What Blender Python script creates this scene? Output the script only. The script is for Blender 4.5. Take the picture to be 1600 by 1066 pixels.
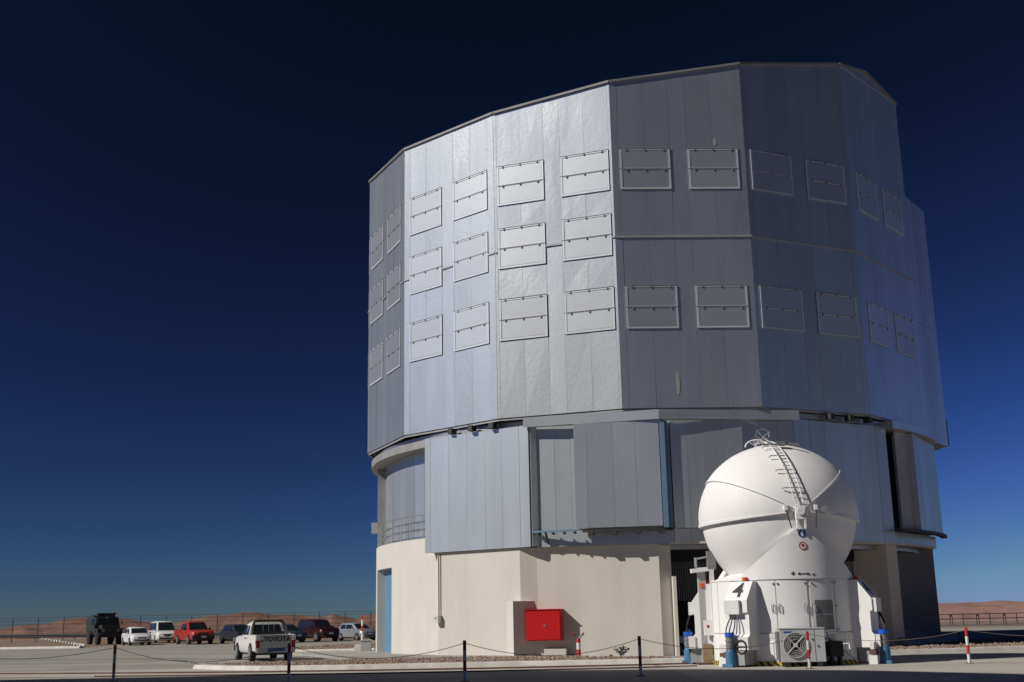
import bpy, math, random
from math import sin, cos, pi, radians, degrees, atan2, hypot, sqrt, tan
from mathutils import Vector, Matrix
random.seed(7)
scene = bpy.context.scene
for o in list(bpy.data.objects):
    bpy.data.objects.remove(o)
COL = scene.collection

# ---------------------------------------------------------------- camera
CAM_F, CAM_PITCH, CAM_ROLL, CAM_H = 1819.0, 13.37, 1.14, 1.6
cd = bpy.data.cameras.new('camera')
cd.sensor_width = 36.0
cd.lens = CAM_F / 1600.0 * 36.0
cd.clip_start = 0.1
cd.clip_end = 60000
cam = bpy.data.objects.new('camera', cd)
COL.objects.link(cam)
_p, _r = radians(CAM_PITCH), radians(CAM_ROLL)
_f = Vector((0, cos(_p), sin(_p))); _rt = Vector((1, 0, 0)); _up = Vector((0, -sin(_p), cos(_p)))
_R = cos(_r) * _rt - sin(_r) * _up
_U = sin(_r) * _rt + cos(_r) * _up
cam.matrix_world = Matrix(((_R.x, _U.x, -_f.x, 0), (_R.y, _U.y, -_f.y, 0), (_R.z, _U.z, -_f.z, CAM_H), (0, 0, 0, 1)))
scene.camera = cam

# ---------------------------------------------------------------- sun and sky
SUN_AZ, SUN_EL = 203.0, 36.5            # direction TO the sun, degrees from +X, counter-clockwise
SUN = Vector((cos(radians(SUN_AZ)) * cos(radians(SUN_EL)), sin(radians(SUN_AZ)) * cos(radians(SUN_EL)), sin(radians(SUN_EL))))
sd = bpy.data.lights.new('sun', 'SUN')
sd.energy = 4.0
sd.angle = radians(0.53)
sd.color = (1.0, 0.955, 0.89)
sun = bpy.data.objects.new('sun', sd)
COL.objects.link(sun)
sun.rotation_euler = (-SUN).to_track_quat('-Z', 'Y').to_euler()
sun.location = (-60, -40, 60)

world = bpy.data.worlds.new('World')
scene.world = world
world.use_nodes = True
wn, wl = world.node_tree.nodes, world.node_tree.links
wn.clear()
sky = wn.new('ShaderNodeTexSky')
sky.sky_type = 'NISHITA'
sky.sun_disc = False
sky.sun_elevation = radians(SUN_EL)
sky.sun_rotation = radians(90.0 - SUN_AZ)
sky.altitude = 2635
sky.air_density = 1.0
sky.dust_density = 0.35
sky.ozone_density = 2.2
# high, dry, dust-free air seen through a polarising filter: darkest a quarter turn from the sun
geo = wn.new('ShaderNodeTexCoord')
dot = wn.new('ShaderNodeVectorMath'); dot.operation = 'DOT_PRODUCT'
dot.inputs[1].default_value = SUN
wl.new(geo.outputs['Generated'], dot.inputs[0])
sq = wn.new('ShaderNodeMath'); sq.operation = 'MULTIPLY'
wl.new(dot.outputs['Value'], sq.inputs[0]); wl.new(dot.outputs['Value'], sq.inputs[1])
num = wn.new('ShaderNodeMath'); num.operation = 'SUBTRACT'; num.inputs[0].default_value = 1.0
wl.new(sq.outputs[0], num.inputs[1])
den = wn.new('ShaderNodeMath'); den.operation = 'ADD'; den.inputs[0].default_value = 1.0
wl.new(sq.outputs[0], den.inputs[1])
pol = wn.new('ShaderNodeMath'); pol.operation = 'DIVIDE'
wl.new(num.outputs[0], pol.inputs[0]); wl.new(den.outputs[0], pol.inputs[1])
fac = wn.new('ShaderNodeMath'); fac.operation = 'MULTIPLY_ADD'
fac.inputs[1].default_value = -0.60; fac.inputs[2].default_value = 1.0
wl.new(pol.outputs[0], fac.inputs[0])
sep = wn.new('ShaderNodeSeparateColor'); comb = wn.new('ShaderNodeCombineColor')
wl.new(sky.outputs[0], sep.inputs[0])
for ch, p_, k_ in ((0, 1.60, 0.170), (1, 1.88, 0.141), (2, 2.5, 0.0690)):   # deep contrast of thin mountain air
    lim = wn.new('ShaderNodeMath'); lim.operation = 'MINIMUM'; lim.inputs[1].default_value = (10.0, 8.5, 7.7)[ch]
    pw = wn.new('ShaderNodeMath'); pw.operation = 'POWER'; pw.inputs[1].default_value = p_
    sc = wn.new('ShaderNodeMath'); sc.operation = 'MULTIPLY'; sc.inputs[1].default_value = k_
    wl.new(sep.outputs[ch], lim.inputs[0]); wl.new(lim.outputs[0], pw.inputs[0]); wl.new(pw.outputs[0], sc.inputs[0])
    if ch == 0: red_out = sc.outputs[0]
    if ch == 2:      # a little pale haze low in the sky keeps the horizon blue-grey
        hzb = wn.new('ShaderNodeMath'); hzb.operation = 'MULTIPLY_ADD'; hzb.inputs[1].default_value = 0.34
        wl.new(red_out, hzb.inputs[0]); wl.new(sc.outputs[0], hzb.inputs[2]); wl.new(hzb.outputs[0], comb.inputs[ch])
    else: wl.new(sc.outputs[0], comb.inputs[ch])
mul = wn.new('ShaderNodeVectorMath'); mul.operation = 'SCALE'
wl.new(comb.outputs[0], mul.inputs[0]); wl.new(fac.outputs[0], mul.inputs['Scale'])
bg = wn.new('ShaderNodeBackground')
bg.inputs['Strength'].default_value = 0.05
wl.new(mul.outputs[0], bg.inputs['Color'])
wo = wn.new('ShaderNodeOutputWorld')
wl.new(bg.outputs[0], wo.inputs['Surface'])

vs = scene.view_settings
vs.view_transform = 'Standard'; vs.look = 'None'; vs.exposure = 0.0; vs.gamma = 1.0
vs.use_curve_mapping = False

# ---------------------------------------------------------------- materials
MATS = {}
def material(name, col, rough=0.6, metal=0.0, var=0.0, scale=3.0, bump=0.0, bscale=None, stretch=(1, 1, 1),
             rnd=0.0, col2=None, spec=0.5, rvar=0.0, coat=0.0, emit=None, trans=0.0, bdist=0.02, detail=4.0, layer2=None, dents=0.0):
    m = bpy.data.materials.new(name); m.use_nodes = True
    nt = m.node_tree; n = nt.nodes; l = nt.links
    b = n['Principled BSDF']
    b.inputs['Base Color'].default_value = (*col, 1)
    b.inputs['Roughness'].default_value = rough
    b.inputs['Metallic'].default_value = metal
    b.inputs['Specular IOR Level'].default_value = spec
    if coat: b.inputs['Coat Weight'].default_value = coat; b.inputs['Coat Roughness'].default_value = 0.05
    if trans: b.inputs['Transmission Weight'].default_value = trans
    if emit:
        b.inputs['Emission Color'].default_value = (*emit[0], 1); b.inputs['Emission Strength'].default_value = emit[1]
    tc = n.new('ShaderNodeTexCoord')
    mp = n.new('ShaderNodeMapping'); mp.inputs['Scale'].default_value = stretch
    l.new(tc.outputs['Object'], mp.inputs['Vector'])
    if var or col2 or rvar:
        nz = n.new('ShaderNodeTexNoise'); nz.inputs['Scale'].default_value = scale; nz.inputs['Detail'].default_value = detail
        nz.inputs['Roughness'].default_value = 0.6
        l.new(mp.outputs[0], nz.inputs['Vector'])
        mr = n.new('ShaderNodeMapRange'); mr.inputs[1].default_value = 0.3; mr.inputs[2].default_value = 0.7
        l.new(nz.outputs['Fac'], mr.inputs[0])
        mix = n.new('ShaderNodeMix'); mix.data_type = 'RGBA'
        c2 = col2 if col2 else tuple(c * (1 - var) for c in col)
        mix.inputs[6].default_value = (*col, 1); mix.inputs[7].default_value = (*c2, 1)
        l.new(mr.outputs[0], mix.inputs[0])
        out = mix.outputs[2]
        if layer2:
            m2 = n.new('ShaderNodeMapping'); m2.inputs['Scale'].default_value = layer2[1]; l.new(tc.outputs['Object'], m2.inputs['Vector'])
            n2 = n.new('ShaderNodeTexNoise'); n2.inputs['Scale'].default_value = layer2[0]; n2.inputs['Detail'].default_value = 6; n2.inputs['Roughness'].default_value = 0.65
            l.new(m2.outputs[0], n2.inputs['Vector'])
            r2 = n.new('ShaderNodeMapRange'); r2.inputs[1].default_value = 0.48; r2.inputs[2].default_value = 0.72; r2.inputs[4].default_value = layer2[2]
            l.new(n2.outputs['Fac'], r2.inputs[0])
            x2 = n.new('ShaderNodeMix'); x2.data_type = 'RGBA'; x2.inputs[7].default_value = (*layer2[3], 1)
            l.new(out, x2.inputs[6]); l.new(r2.outputs[0], x2.inputs[0]); out = x2.outputs[2]
        if rnd:
            oi = n.new('ShaderNodeObjectInfo')
            mm = n.new('ShaderNodeMath'); mm.operation = 'MULTIPLY_ADD'; mm.inputs[1].default_value = -rnd; mm.inputs[2].default_value = 1.0
            l.new(oi.outputs['Random'], mm.inputs[0])
            vm = n.new('ShaderNodeVectorMath'); vm.operation = 'SCALE'
            l.new(out, vm.inputs[0]); l.new(mm.outputs[0], vm.inputs['Scale']); out = vm.outputs[0]
        l.new(out, b.inputs['Base Color'])
        if rvar:
            ma = n.new('ShaderNodeMath'); ma.operation = 'MULTIPLY_ADD'; ma.inputs[1].default_value = rvar; ma.inputs[2].default_value = rough - rvar / 2
            l.new(mr.outputs[0], ma.inputs[0])
            o2 = ma.outputs[0]
            if rnd:
                ad = n.new('ShaderNodeMath'); ad.operation = 'MULTIPLY_ADD'; ad.inputs[1].default_value = rvar * 0.8
                l.new(oi.outputs['Random'], ad.inputs[0]); l.new(o2, ad.inputs[2]); o2 = ad.outputs[0]
            l.new(o2, b.inputs['Roughness'])
    if bump:
        bz = n.new('ShaderNodeTexNoise'); bz.inputs['Scale'].default_value = bscale or scale * 4; bz.inputs['Detail'].default_value = 3
        l.new(mp.outputs[0], bz.inputs['Vector'])
        bp = n.new('ShaderNodeBump'); bp.inputs['Strength'].default_value = bump; bp.inputs['Distance'].default_value = bdist
        l.new(bz.outputs['Fac'], bp.inputs['Height']); last = bp
        if dents:
            dz = n.new('ShaderNodeTexNoise'); dz.inputs['Scale'].default_value = 5.5; dz.inputs['Detail'].default_value = 2
            l.new(tc.outputs['Object'], dz.inputs['Vector'])
            dp_ = n.new('ShaderNodeBump'); dp_.inputs['Strength'].default_value = dents; dp_.inputs['Distance'].default_value = 0.006
            l.new(dz.outputs['Fac'], dp_.inputs['Height']); l.new(bp.outputs[0], dp_.inputs['Normal']); last = dp_
        l.new(last.outputs[0], b.inputs['Normal'])
    MATS[name] = m
    return m

material('metal', (0.598, 0.634, 0.634), 0.31, 0.86, var=0.10, scale=0.9, bump=0.20, bscale=1.5, stretch=(1, 1, 0.45), rnd=0.12, rvar=0.08, bdist=0.02, dents=0.7, layer2=(1.3, (1, 1, 0.07), 0.45, (0.44, 0.465, 0.50)))
material('metal_low', (0.60, 0.635, 0.632), 0.33, 0.75, var=0.10, scale=0.9, bump=0.14, bscale=1.4, stretch=(1, 1, 0.3), rnd=0.14, rvar=0.06, bdist=0.02, dents=0.3, layer2=(1.3, (1, 1, 0.07), 0.4, (0.45, 0.46, 0.47)))
material('vent_plate', (0.585, 0.608, 0.608), 0.36, 0.75, var=0.06, scale=2.0, bump=0.05, bscale=1.5, rnd=0.08)
material('vent_trim', (0.62, 0.66, 0.67), 0.45, 0.4, var=0.06, scale=3.0, rnd=0.05)
material('core', (0.50, 0.505, 0.51), 0.4, 0.7, var=0.2, scale=1.0)
material('hinge_grey', (0.24, 0.235, 0.23), 0.6, 0.4, var=0.2)
material('dark_metal', (0.05, 0.05, 0.052), 0.6, 0.3, var=0.2)
material('patch_tan', (0.40, 0.375, 0.34), 0.7, 0.2, var=0.3, scale=4)
material('edge_trim', (0.27, 0.26, 0.25), 0.6, 0.3, var=0.25, scale=1.0)
material('trim', (0.42, 0.41, 0.40), 0.6, 0.4, var=0.2, scale=2.0, rnd=0.1)
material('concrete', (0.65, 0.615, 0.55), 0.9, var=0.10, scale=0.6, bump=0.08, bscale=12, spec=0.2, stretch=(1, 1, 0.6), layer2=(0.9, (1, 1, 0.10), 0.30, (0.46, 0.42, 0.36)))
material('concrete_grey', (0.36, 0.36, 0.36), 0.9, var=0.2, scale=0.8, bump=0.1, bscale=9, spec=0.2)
material('concrete_shaded', (0.20, 0.20, 0.205), 0.9, var=0.2, scale=0.8, spec=0.2)  # concrete with the shade of the right-hand recess put into its colour
material('inside_shade', (0.035, 0.035, 0.035), 0.9, spec=0.1)  # near-black base paints in the darkness of the doorway and gaps
material('roller', (0.17, 0.165, 0.16), 0.6, 0.2, var=0.3, scale=2.0)
material('blue_paint', (0.12, 0.27, 0.42), 0.45, var=0.12, scale=2.5)
material('blue_post', (0.13, 0.235, 0.33), 0.5, var=0.12, scale=2.5)
material('jack_blue', (0.055, 0.18, 0.32), 0.5, var=0.2, scale=3)
material('blue_dark', (0.02, 0.07, 0.22), 0.45, var=0.2)
material('cap_blue', (0.015, 0.10, 0.55), 0.4, var=0.1)
material('red_paint', (0.55, 0.008, 0.010), 0.4, var=0.10, scale=2.0)
material('red_post', (0.55, 0.03, 0.02), 0.5, var=0.2, scale=6)
material('white_paint', (0.80, 0.785, 0.765), 0.62, var=0.035, scale=1.2, bump=0.03, bscale=2.0, layer2=(1.6, (1, 1, 0.25), 0.28, (0.66, 0.64, 0.60)))
material('ac_grey', (0.50, 0.51, 0.515), 0.5, var=0.05, scale=1.0)
material('white_dull', (0.70, 0.69, 0.67), 0.6, var=0.10, scale=2.0)
material('grey_paint', (0.42, 0.42, 0.41), 0.55, var=0.1)
material('grille_grey', (0.22, 0.225, 0.22), 0.6, 0.2, var=0.2)
material('black', (0.012, 0.012, 0.013), 0.6, var=0.2)
material('rubber', (0.025, 0.025, 0.025), 0.85, var=0.3, scale=8)
material('wood', (0.32, 0.22, 0.12), 0.8, var=0.3, scale=6)
material('yellow', (0.65, 0.42, 0.04), 0.6, var=0.2)
material('orange_light', (0.75, 0.09, 0.02), 0.3, var=0.1)
material('rail_shaded', (0.10, 0.11, 0.12), 0.6, 0.3, var=0.2)  # guard rail grey, darkened so its near side's shade is in the colour
material('steel', (0.45, 0.45, 0.45), 0.45, 0.8, var=0.2, scale=5)
material('kerb', (0.66, 0.63, 0.57), 0.9, var=0.28, scale=2.2, bump=0.2, bscale=10, spec=0.2)
material('pad', (0.50, 0.47, 0.42), 0.92, var=0.25, scale=0.35, bump=0.06, bscale=8, spec=0.15, detail=8, layer2=(0.8, (0.2, 1.5, 1), 0.5, (0.30, 0.28, 0.25)))
material('soil', (0.20, 0.145, 0.10), 0.95, col2=(0.27, 0.21, 0.15), scale=0.5, bump=0.4, bscale=3.0, spec=0.1, bdist=0.05, detail=8)
material('gravel_soil', (0.22, 0.155, 0.105), 0.95, col2=(0.32, 0.24, 0.17), scale=4.0, bump=0.6, bscale=12.0, spec=0.1, bdist=0.05, detail=8)
material('stone', (0.20, 0.145, 0.105), 0.95, col2=(0.32, 0.26, 0.21), scale=1.7, spec=0.1)
material('white_stone', (0.82, 0.81, 0.78), 0.85, var=0.1)
material('rail_red', (0.13, 0.055, 0.04), 0.8, var=0.3)
material('glass', (0.015, 0.02, 0.024), 0.08, var=0.0, spec=0.6)
material('lens', (0.6, 0.62, 0.63), 0.15, 0.4)
material('tail_red', (0.24, 0.010, 0.008), 0.25)
material('plate_white', (0.6, 0.6, 0.58), 0.5)
material('car_white', (0.74, 0.74, 0.72), 0.3, var=0.04, coat=0.5)
material('pickup_white', (0.72, 0.70, 0.65), 0.35, var=0.06, coat=0.3)
material('car_red', (0.40, 0.014, 0.010), 0.4, col2=(0.38, 0.06, 0.035), scale=1.2, coat=0.3)
material('car_green', (0.022, 0.034, 0.027), 0.55, var=0.3)
material('car_grey', (0.06, 0.07, 0.085), 0.3, 0.5, coat=0.5, var=0.05)
material('car_blue', (0.045, 0.065, 0.10), 0.3, 0.3, coat=0.5, var=0.05)
material('car_maroon', (0.038, 0.010, 0.009), 0.32, 0.2, coat=0.5, var=0.08)
material('car_silver', (0.50, 0.52, 0.55), 0.32, 0.6, coat=0.5, var=0.03)
material('trim_black', (0.02, 0.02, 0.02), 0.6)
material('hub', (0.5, 0.5, 0.5), 0.35, 0.8)
material('sign_blue', (0.02, 0.10, 0.35), 0.5)
material('sign_red', (0.4, 0.03, 0.02), 0.5)
material('sign_white', (0.75, 0.75, 0.73), 0.5)
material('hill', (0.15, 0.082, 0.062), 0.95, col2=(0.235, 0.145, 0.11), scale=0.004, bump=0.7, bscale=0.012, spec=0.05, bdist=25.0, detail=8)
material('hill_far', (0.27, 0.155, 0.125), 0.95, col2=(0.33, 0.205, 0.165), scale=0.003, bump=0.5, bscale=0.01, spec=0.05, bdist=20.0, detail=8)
material('tailgate', (0.45, 0.45, 0.44), 0.5, var=0.15)
material('dark_letter', (0.03, 0.03, 0.032), 0.6)
material('yellow_mark', (0.50, 0.34, 0.07), 0.8, var=0.35, scale=4)

def sheet_metal(name, diffuse=0.27, sharp=0.40):
    # weathered rolled sheet: dull oxide, a clear sky reflection and a broad sheen
    m = MATS[name]; n, l = m.node_tree.nodes, m.node_tree.links
    b = n['Principled BSDF']
    br = n.new('ShaderNodeBsdfAnisotropic'); br.distribution = 'BECKMANN'; br.inputs['Roughness'].default_value = 0.55
    sh = n.new('ShaderNodeBsdfAnisotropic'); sh.distribution = 'BECKMANN'; sh.inputs['Roughness'].default_value = b.inputs['Roughness'].default_value
    df = n.new('ShaderNodeBsdfDiffuse')
    m1 = n.new('ShaderNodeMixShader'); m1.inputs[0].default_value = sharp / (1 - diffuse)
    m2 = n.new('ShaderNodeMixShader'); m2.inputs[0].default_value = diffuse
    for src, dst in (('Base Color', (br.inputs['Color'], sh.inputs['Color'], df.inputs['Color'])), ('Roughness', (sh.inputs['Roughness'],)), ('Normal', (br.inputs['Normal'], sh.inputs['Normal'], df.inputs['Normal']))):
        for d in dst:
            if b.inputs[src].is_linked: l.new(b.inputs[src].links[0].from_socket, d)
            elif src == 'Base Color': d.default_value = b.inputs[src].default_value
    l.new(br.outputs[0], m1.inputs[1]); l.new(sh.outputs[0], m1.inputs[2])
    l.new(m1.outputs[0], m2.inputs[1]); l.new(df.outputs[0], m2.inputs[2])
    l.new(m2.outputs[0], n['Material Output'].inputs['Surface'])
    n.remove(b)
for q_ in ('metal', 'core'): sheet_metal(q_)
sheet_metal('metal_low', 0.36, 0.44)
sheet_metal('vent_plate', 0.33, 0.34)

# ground: worn asphalt and concrete with tyre-dark drift and cracks
g = material('asphalt', (0.40, 0.378, 0.34), 0.92, col2=(0.26, 0.245, 0.22), scale=0.11, bump=0.10, bscale=9.0, spec=0.15, detail=9, stretch=(0.45, 1.3, 1), layer2=(0.5, (0.16, 1.6, 1), 0.55, (0.20, 0.19, 0.175)))
# hazard stripes wrapped round a cylinder
hz = material('hazard', (0.6, 0.42, 0.03), 0.6)
_n, _l = hz.node_tree.nodes, hz.node_tree.links
_tc = _n.new('ShaderNodeTexCoord'); _sx = _n.new('ShaderNodeSeparateXYZ'); _l.new(_tc.outputs['Object'], _sx.inputs[0])
_at = _n.new('ShaderNodeMath'); _at.operation = 'ARCTAN2'; _l.new(_sx.outputs[1], _at.inputs[0]); _l.new(_sx.outputs[0], _at.inputs[1])
_m1 = _n.new('ShaderNodeMath'); _m1.operation = 'MULTIPLY'; _m1.inputs[1].default_value = 2.42; _l.new(_at.outputs[0], _m1.inputs[0])
_m2 = _n.new('ShaderNodeMath'); _m2.operation = 'ADD'; _l.new(_m1.outputs[0], _m2.inputs[0]); _l.new(_sx.outputs[2], _m2.inputs[1])
_m3 = _n.new('ShaderNodeMath'); _m3.operation = 'FRACT'
_m4 = _n.new('ShaderNodeMath'); _m4.operation = 'MULTIPLY'; _m4.inputs[1].default_value = 4.4
_l.new(_m2.outputs[0], _m4.inputs[0]); _l.new(_m4.outputs[0], _m3.inputs[0])
_m5 = _n.new('ShaderNodeMath'); _m5.operation = 'GREATER_THAN'; _m5.inputs[1].default_value = 0.5; _l.new(_m3.outputs[0], _m5.inputs[0])
_mx = _n.new('ShaderNodeMix'); _mx.data_type = 'RGBA'; _mx.inputs[6].default_value = (0.55, 0.38, 0.03, 1); _mx.inputs[7].default_value = (0.02, 0.02, 0.02, 1)
_l.new(_m5.outputs[0], _mx.inputs[0]); _l.new(_mx.outputs[2], _n['Principled BSDF'].inputs['Base Color'])

# ---------------------------------------------------------------- mesh helpers
class MB:
    def __init__(s): s.v = []; s.f = []
    def add(s, vs, fs):
        k = len(s.v); s.v += [tuple(v) for v in vs]; s.f += [tuple(i + k for i in f) for f in fs]; return s
    def box(s, c, d, rz=0.0, rx=0.0, ry=0.0):
        M = Matrix.Rotation(rz, 3, 'Z') @ Matrix.Rotation(ry, 3, 'Y') @ Matrix.Rotation(rx, 3, 'X')
        C = Vector(c); vs = []
        for z in (-.5, .5):
            for x, y in ((-.5, -.5), (.5, -.5), (.5, .5), (-.5, .5)):
                vs.append(C + M @ Vector((x * d[0], y * d[1], z * d[2])))
        return s.add(vs, [(3, 2, 1, 0), (4, 5, 6, 7), (0, 1, 5, 4), (1, 2, 6, 5), (2, 3, 7, 6), (3, 0, 4, 7)])
    def prism(s, pts, z0, z1):
        n = len(pts)
        zz0 = z0 if hasattr(z0, '__len__') else [z0] * n
        zz1 = z1 if hasattr(z1, '__len__') else [z1] * n
        vs = [(p[0], p[1], zz0[i]) for i, p in enumerate(pts)] + [(p[0], p[1], zz1[i]) for i, p in enumerate(pts)]
        a = sum(pts[i][0] * pts[(i + 1) % n][1] - pts[(i + 1) % n][0] * pts[i][1] for i in range(n))
        fs = [tuple(range(n - 1, -1, -1)), tuple(range(n, 2 * n))] + [(i, (i + 1) % n, n + (i + 1) % n, n + i) for i in range(n)]
        if a < 0: fs = [tuple(reversed(f)) for f in fs]
        return s.add(vs, fs)
    def tube(s, path, r, n=6, closed=False):
        P = [Vector(p) for p in path]; m = len(P); rs = r if hasattr(r, '__len__') else [r] * m
        vs = []; up0 = None
        for i, p in enumerate(P):
            if closed: t = P[(i + 1) % m] - P[i - 1]
            else: t = P[min(i + 1, m - 1)] - P[max(i - 1, 0)]
            t.normalize()
            if up0 is None:
                up0 = Vector((0, 0, 1)) if abs(t.z) < .9 else Vector((1, 0, 0))
            a = t.cross(up0); 
            if a.length < 1e-4: a = t.cross(Vector((0, 1, 0)))
            a.normalize(); b = a.cross(t); up0 = b
            for k in range(n):
                q = 2 * pi * k / n
                vs.append(p + rs[i] * (cos(q) * a + sin(q) * b))
        fs = []
        for i in range(m if closed else m - 1):
            j = (i + 1) % m
            for k in range(n):
                fs.append((i * n + k, j * n + k, j * n + (k + 1) % n, i * n + (k + 1) % n))
        if not closed:
            fs.append(tuple(range(n))); fs.append(tuple((m - 1) * n + k for k in range(n - 1, -1, -1)))
        return s.add(vs, fs)
    def cyl(s, c, r, h, n=20, axis='Z', r2=None):
        r2 = r if r2 is None else r2
        vs = []
        for z, q in ((0, r), (h, r2)):
            for k in range(n):
                a = 2 * pi * k / n; x, y = q * cos(a), q * sin(a)
                v = (x, y, z) if axis == 'Z' else ((z, x, y) if axis == 'X' else (y, z, x))
                vs.append((c[0] + v[0], c[1] + v[1], c[2] + v[2]))
        fs = [tuple(range(n - 1, -1, -1)), tuple(range(n, 2 * n))] + [(k, (k + 1) % n, n + (k + 1) % n, n + k) for k in range(n)]
        return s.add(vs, fs)
    def sector(s, a0, a1, r0, r1, z0, z1, n=8):
        A = [radians(a0 + (a1 - a0) * i / n) for i in range(n + 1)]
        pts = [(r1 * cos(a), r1 * sin(a)) for a in A] + [(r0 * cos(a), r0 * sin(a)) for a in reversed(A)]
        vs = [(x, y, z0) for x, y in pts] + [(x, y, z1) for x, y in pts]
        m = len(pts); fs = []
        for i in range(m): fs.append((i, (i + 1) % m, m + (i + 1) % m, m + i))
        for i in range(n):
            j = m - 1 - i
            fs.append((i, j, j - 1, i + 1)); fs.append((m + i, m + i + 1, m + j - 1, m + j))
        return s.add(vs, fs)
    def build(s, name, mat, parent=None, smooth=False, loc=None, rz=None, kind=None):
        me = bpy.data.meshes.new(name); me.from_pydata(s.v, [], s.f); me.update()
        me.materials.append(MATS[mat])
        if smooth:
            me.polygons.foreach_set('use_smooth', [True] * len(me.polygons))
            try: me.set_sharp_from_angle(angle=radians(38))
            except Exception: pass
        o = bpy.data.objects.new(name, me); COL.objects.link(o)
        if parent: o.parent = parent
        if loc is not None: o.location = loc
        if rz is not None: o.rotation_euler = (0, 0, rz)
        if kind: o['kind'] = kind
        return o

def tag(o, label, cat, group=None):
    o['label'] = label; o['category'] = cat
    if group: o['group'] = group
    return o
def thing(name, label, cat, loc=(0, 0, 0), rz=0.0, group=None):
    o = bpy.data.objects.new(name, None); COL.objects.link(o); o.empty_display_size = 0.3
    o.location = loc; o.rotation_euler = (0, 0, rz)
    return tag(o, label, cat, group)
def inst(src, parent, loc, rot):
    o = src.copy(); COL.objects.link(o); o.parent = parent; o.location = loc; o.rotation_euler = rot
    return o
def structure(o): o['kind'] = 'structure'; return o
def text_mesh(txt, size, depth=0.004, bold=0.0):
    cu = bpy.data.curves.new('lettering', 'FONT'); cu.body = txt; cu.size = size; cu.extrude = depth; cu.offset = bold
    cu.align_x = 'CENTER'; cu.align_y = 'CENTER'; cu.resolution_u = 3
    to = bpy.data.objects.new('lettering', cu); COL.objects.link(to)
    dg = bpy.context.evaluated_depsgraph_get(); dg.update()
    me = bpy.data.meshes.new_from_object(to.evaluated_get(dg))
    bpy.data.objects.remove(to)
    return me
def lettering(txt, size, mat, parent, mtx, bold=0.0, name='lettering', sx=1.0):
    me = text_mesh(txt, size, 0.004, bold); me.materials.clear(); me.materials.append(MATS[mat])
    for v in me.vertices: v.co.x *= sx
    me.transform(mtx)
    o = bpy.data.objects.new(name, me); COL.objects.link(o); o.parent = parent
    return o
def frame_mtx(origin, right, up):
    r = Vector(right).normalized(); u = Vector(up).normalized(); n = r.cross(u)
    return Matrix(((r.x, u.x, n.x, origin[0]), (r.y, u.y, n.y, origin[1]), (r.z, u.z, n.z, origin[2]), (0, 0, 0, 1)))
def pol_(a, r): return (r * cos(radians(a)), r * sin(radians(a)))

# ================================================================ GROUND AND TERRAIN
def ground():
    rings = [0, 20, 40, 70, 110, 150, 165, 200, 280, 500, 900, 1800, 3500, 7000, 15000, 30000]
    zz = [0, 0, 0, 0, 0, 0, -1.5, -9, -28, -70, -110, -140, -150, -150, -150, -150]
    n = 96; vs = [(0, 30, 0)]; fs = []
    for r, z in zip(rings[1:], zz[1:]):
        for k in range(n):
            a = 2 * pi * k / n; vs.append((r * cos(a), 30 + r * sin(a), z))
    for k in range(n): fs.append((0, 1 + k, 1 + (k + 1) % n))
    for i in range(len(rings) - 2):
        for k in range(n):
            a, b = 1 + i * n, 1 + (i + 1) * n
            fs.append((a + k, b + k, b + (k + 1) % n, a + (k + 1) % n))
    m = MB(); m.v = vs; m.f = fs
    o = structure(m.build('ground', 'asphalt')); o.data.materials.append(MATS['hill'])
    for p in o.data.polygons:
        if hypot(p.center.x, p.center.y - 30) > 152: p.material_index = 1
    return o
ground()

def sheet(name, pts, mat, z):
    m = MB(); m.add([(p[0], p[1], z) for p in pts], [tuple(range(len(pts)))])
    me = m
    a = sum(pts[i][0] * pts[(i + 1) % len(pts)][1] - pts[(i + 1) % len(pts)][0] * pts[i][1] for i in range(len(pts)))
    if a < 0: m.f = [tuple(reversed(f)) for f in m.f]
    return structure(m.build(name, mat))
# bare soil beyond the parking apron
sheet('soil', [(-150, 108), (-60, 95), (-39.6, 92.3), (-33.2, 90.7), (-33.6, 101), (-12, 103.5), (-9, 103), (60, 108), (120, 120), (110, 150), (0, 168), (-110, 150)], 'soil', 0.004)
# pale concrete telescope stations and the strip that carries the rails
sheet('concrete_apron', [(4.4, 20), (34, 14), (60, 40), (40, 52.5), (19.8, 46.95), (16.4, 45.8), (12.2, 44.4), (5.9, 44.0), (4.6, 40.6)], 'pad', 0.006)
sheet('concrete_strip', [(-40, 46.5), (-18.3, 40.4), (-10.8, 38.2), (-5.5, 37.4), (0, 37.6), (4.4, 37.9), (4.4, 40.4), (0, 41.0), (-5.8, 40.7), (-8.9, 41.3), (-12, 44.4), (-18.3, 44.2), (-40, 51)], 'pad', 0.005)
# rails
rail_path = [(-40, 49.2), (-18.3, 42.7), (-13.7, 41.2), (-11.7, 40.7), (-8.6, 39.9), (-5.6, 39.4), (-2.3, 39.15), (0, 39.15), (2.9, 39.3), (5.6, 39.7)]
def ribbon(path, w, z):
    m = MB(); vs = []
    for i, p in enumerate(path):
        a, b = Vector(path[max(i - 1, 0)]), Vector(path[min(i + 1, len(path) - 1)])
        t = (b - a).normalized(); nn = Vector((-t.y, t.x))
        vs += [(p[0] - nn.x * w / 2, p[1] - nn.y * w / 2, z), (p[0] + nn.x * w / 2, p[1] + nn.y * w / 2, z)]
    m.add(vs, [(2 * i, 2 * i + 2, 2 * i + 3, 2 * i + 1) for i in range(len(path) - 1)])
    return m
m = MB(); m.tube([(x, y, 0.025) for x, y in rail_path], 0.032, 6)
tag(m.build('rail', 'rail_red'), 'rusty rail along the pale concrete strip in front of the kerb', 'rail')
m = MB(); m.tube([(x, y - 1.9 + 0.02 * x, 0.02) for x, y in rail_path[2:]], 0.025, 6)
tag(m.build('rail', 'rail_red'), 'rusty rail nearest the camera, at the edge of the foreground shade', 'rail')

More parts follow.
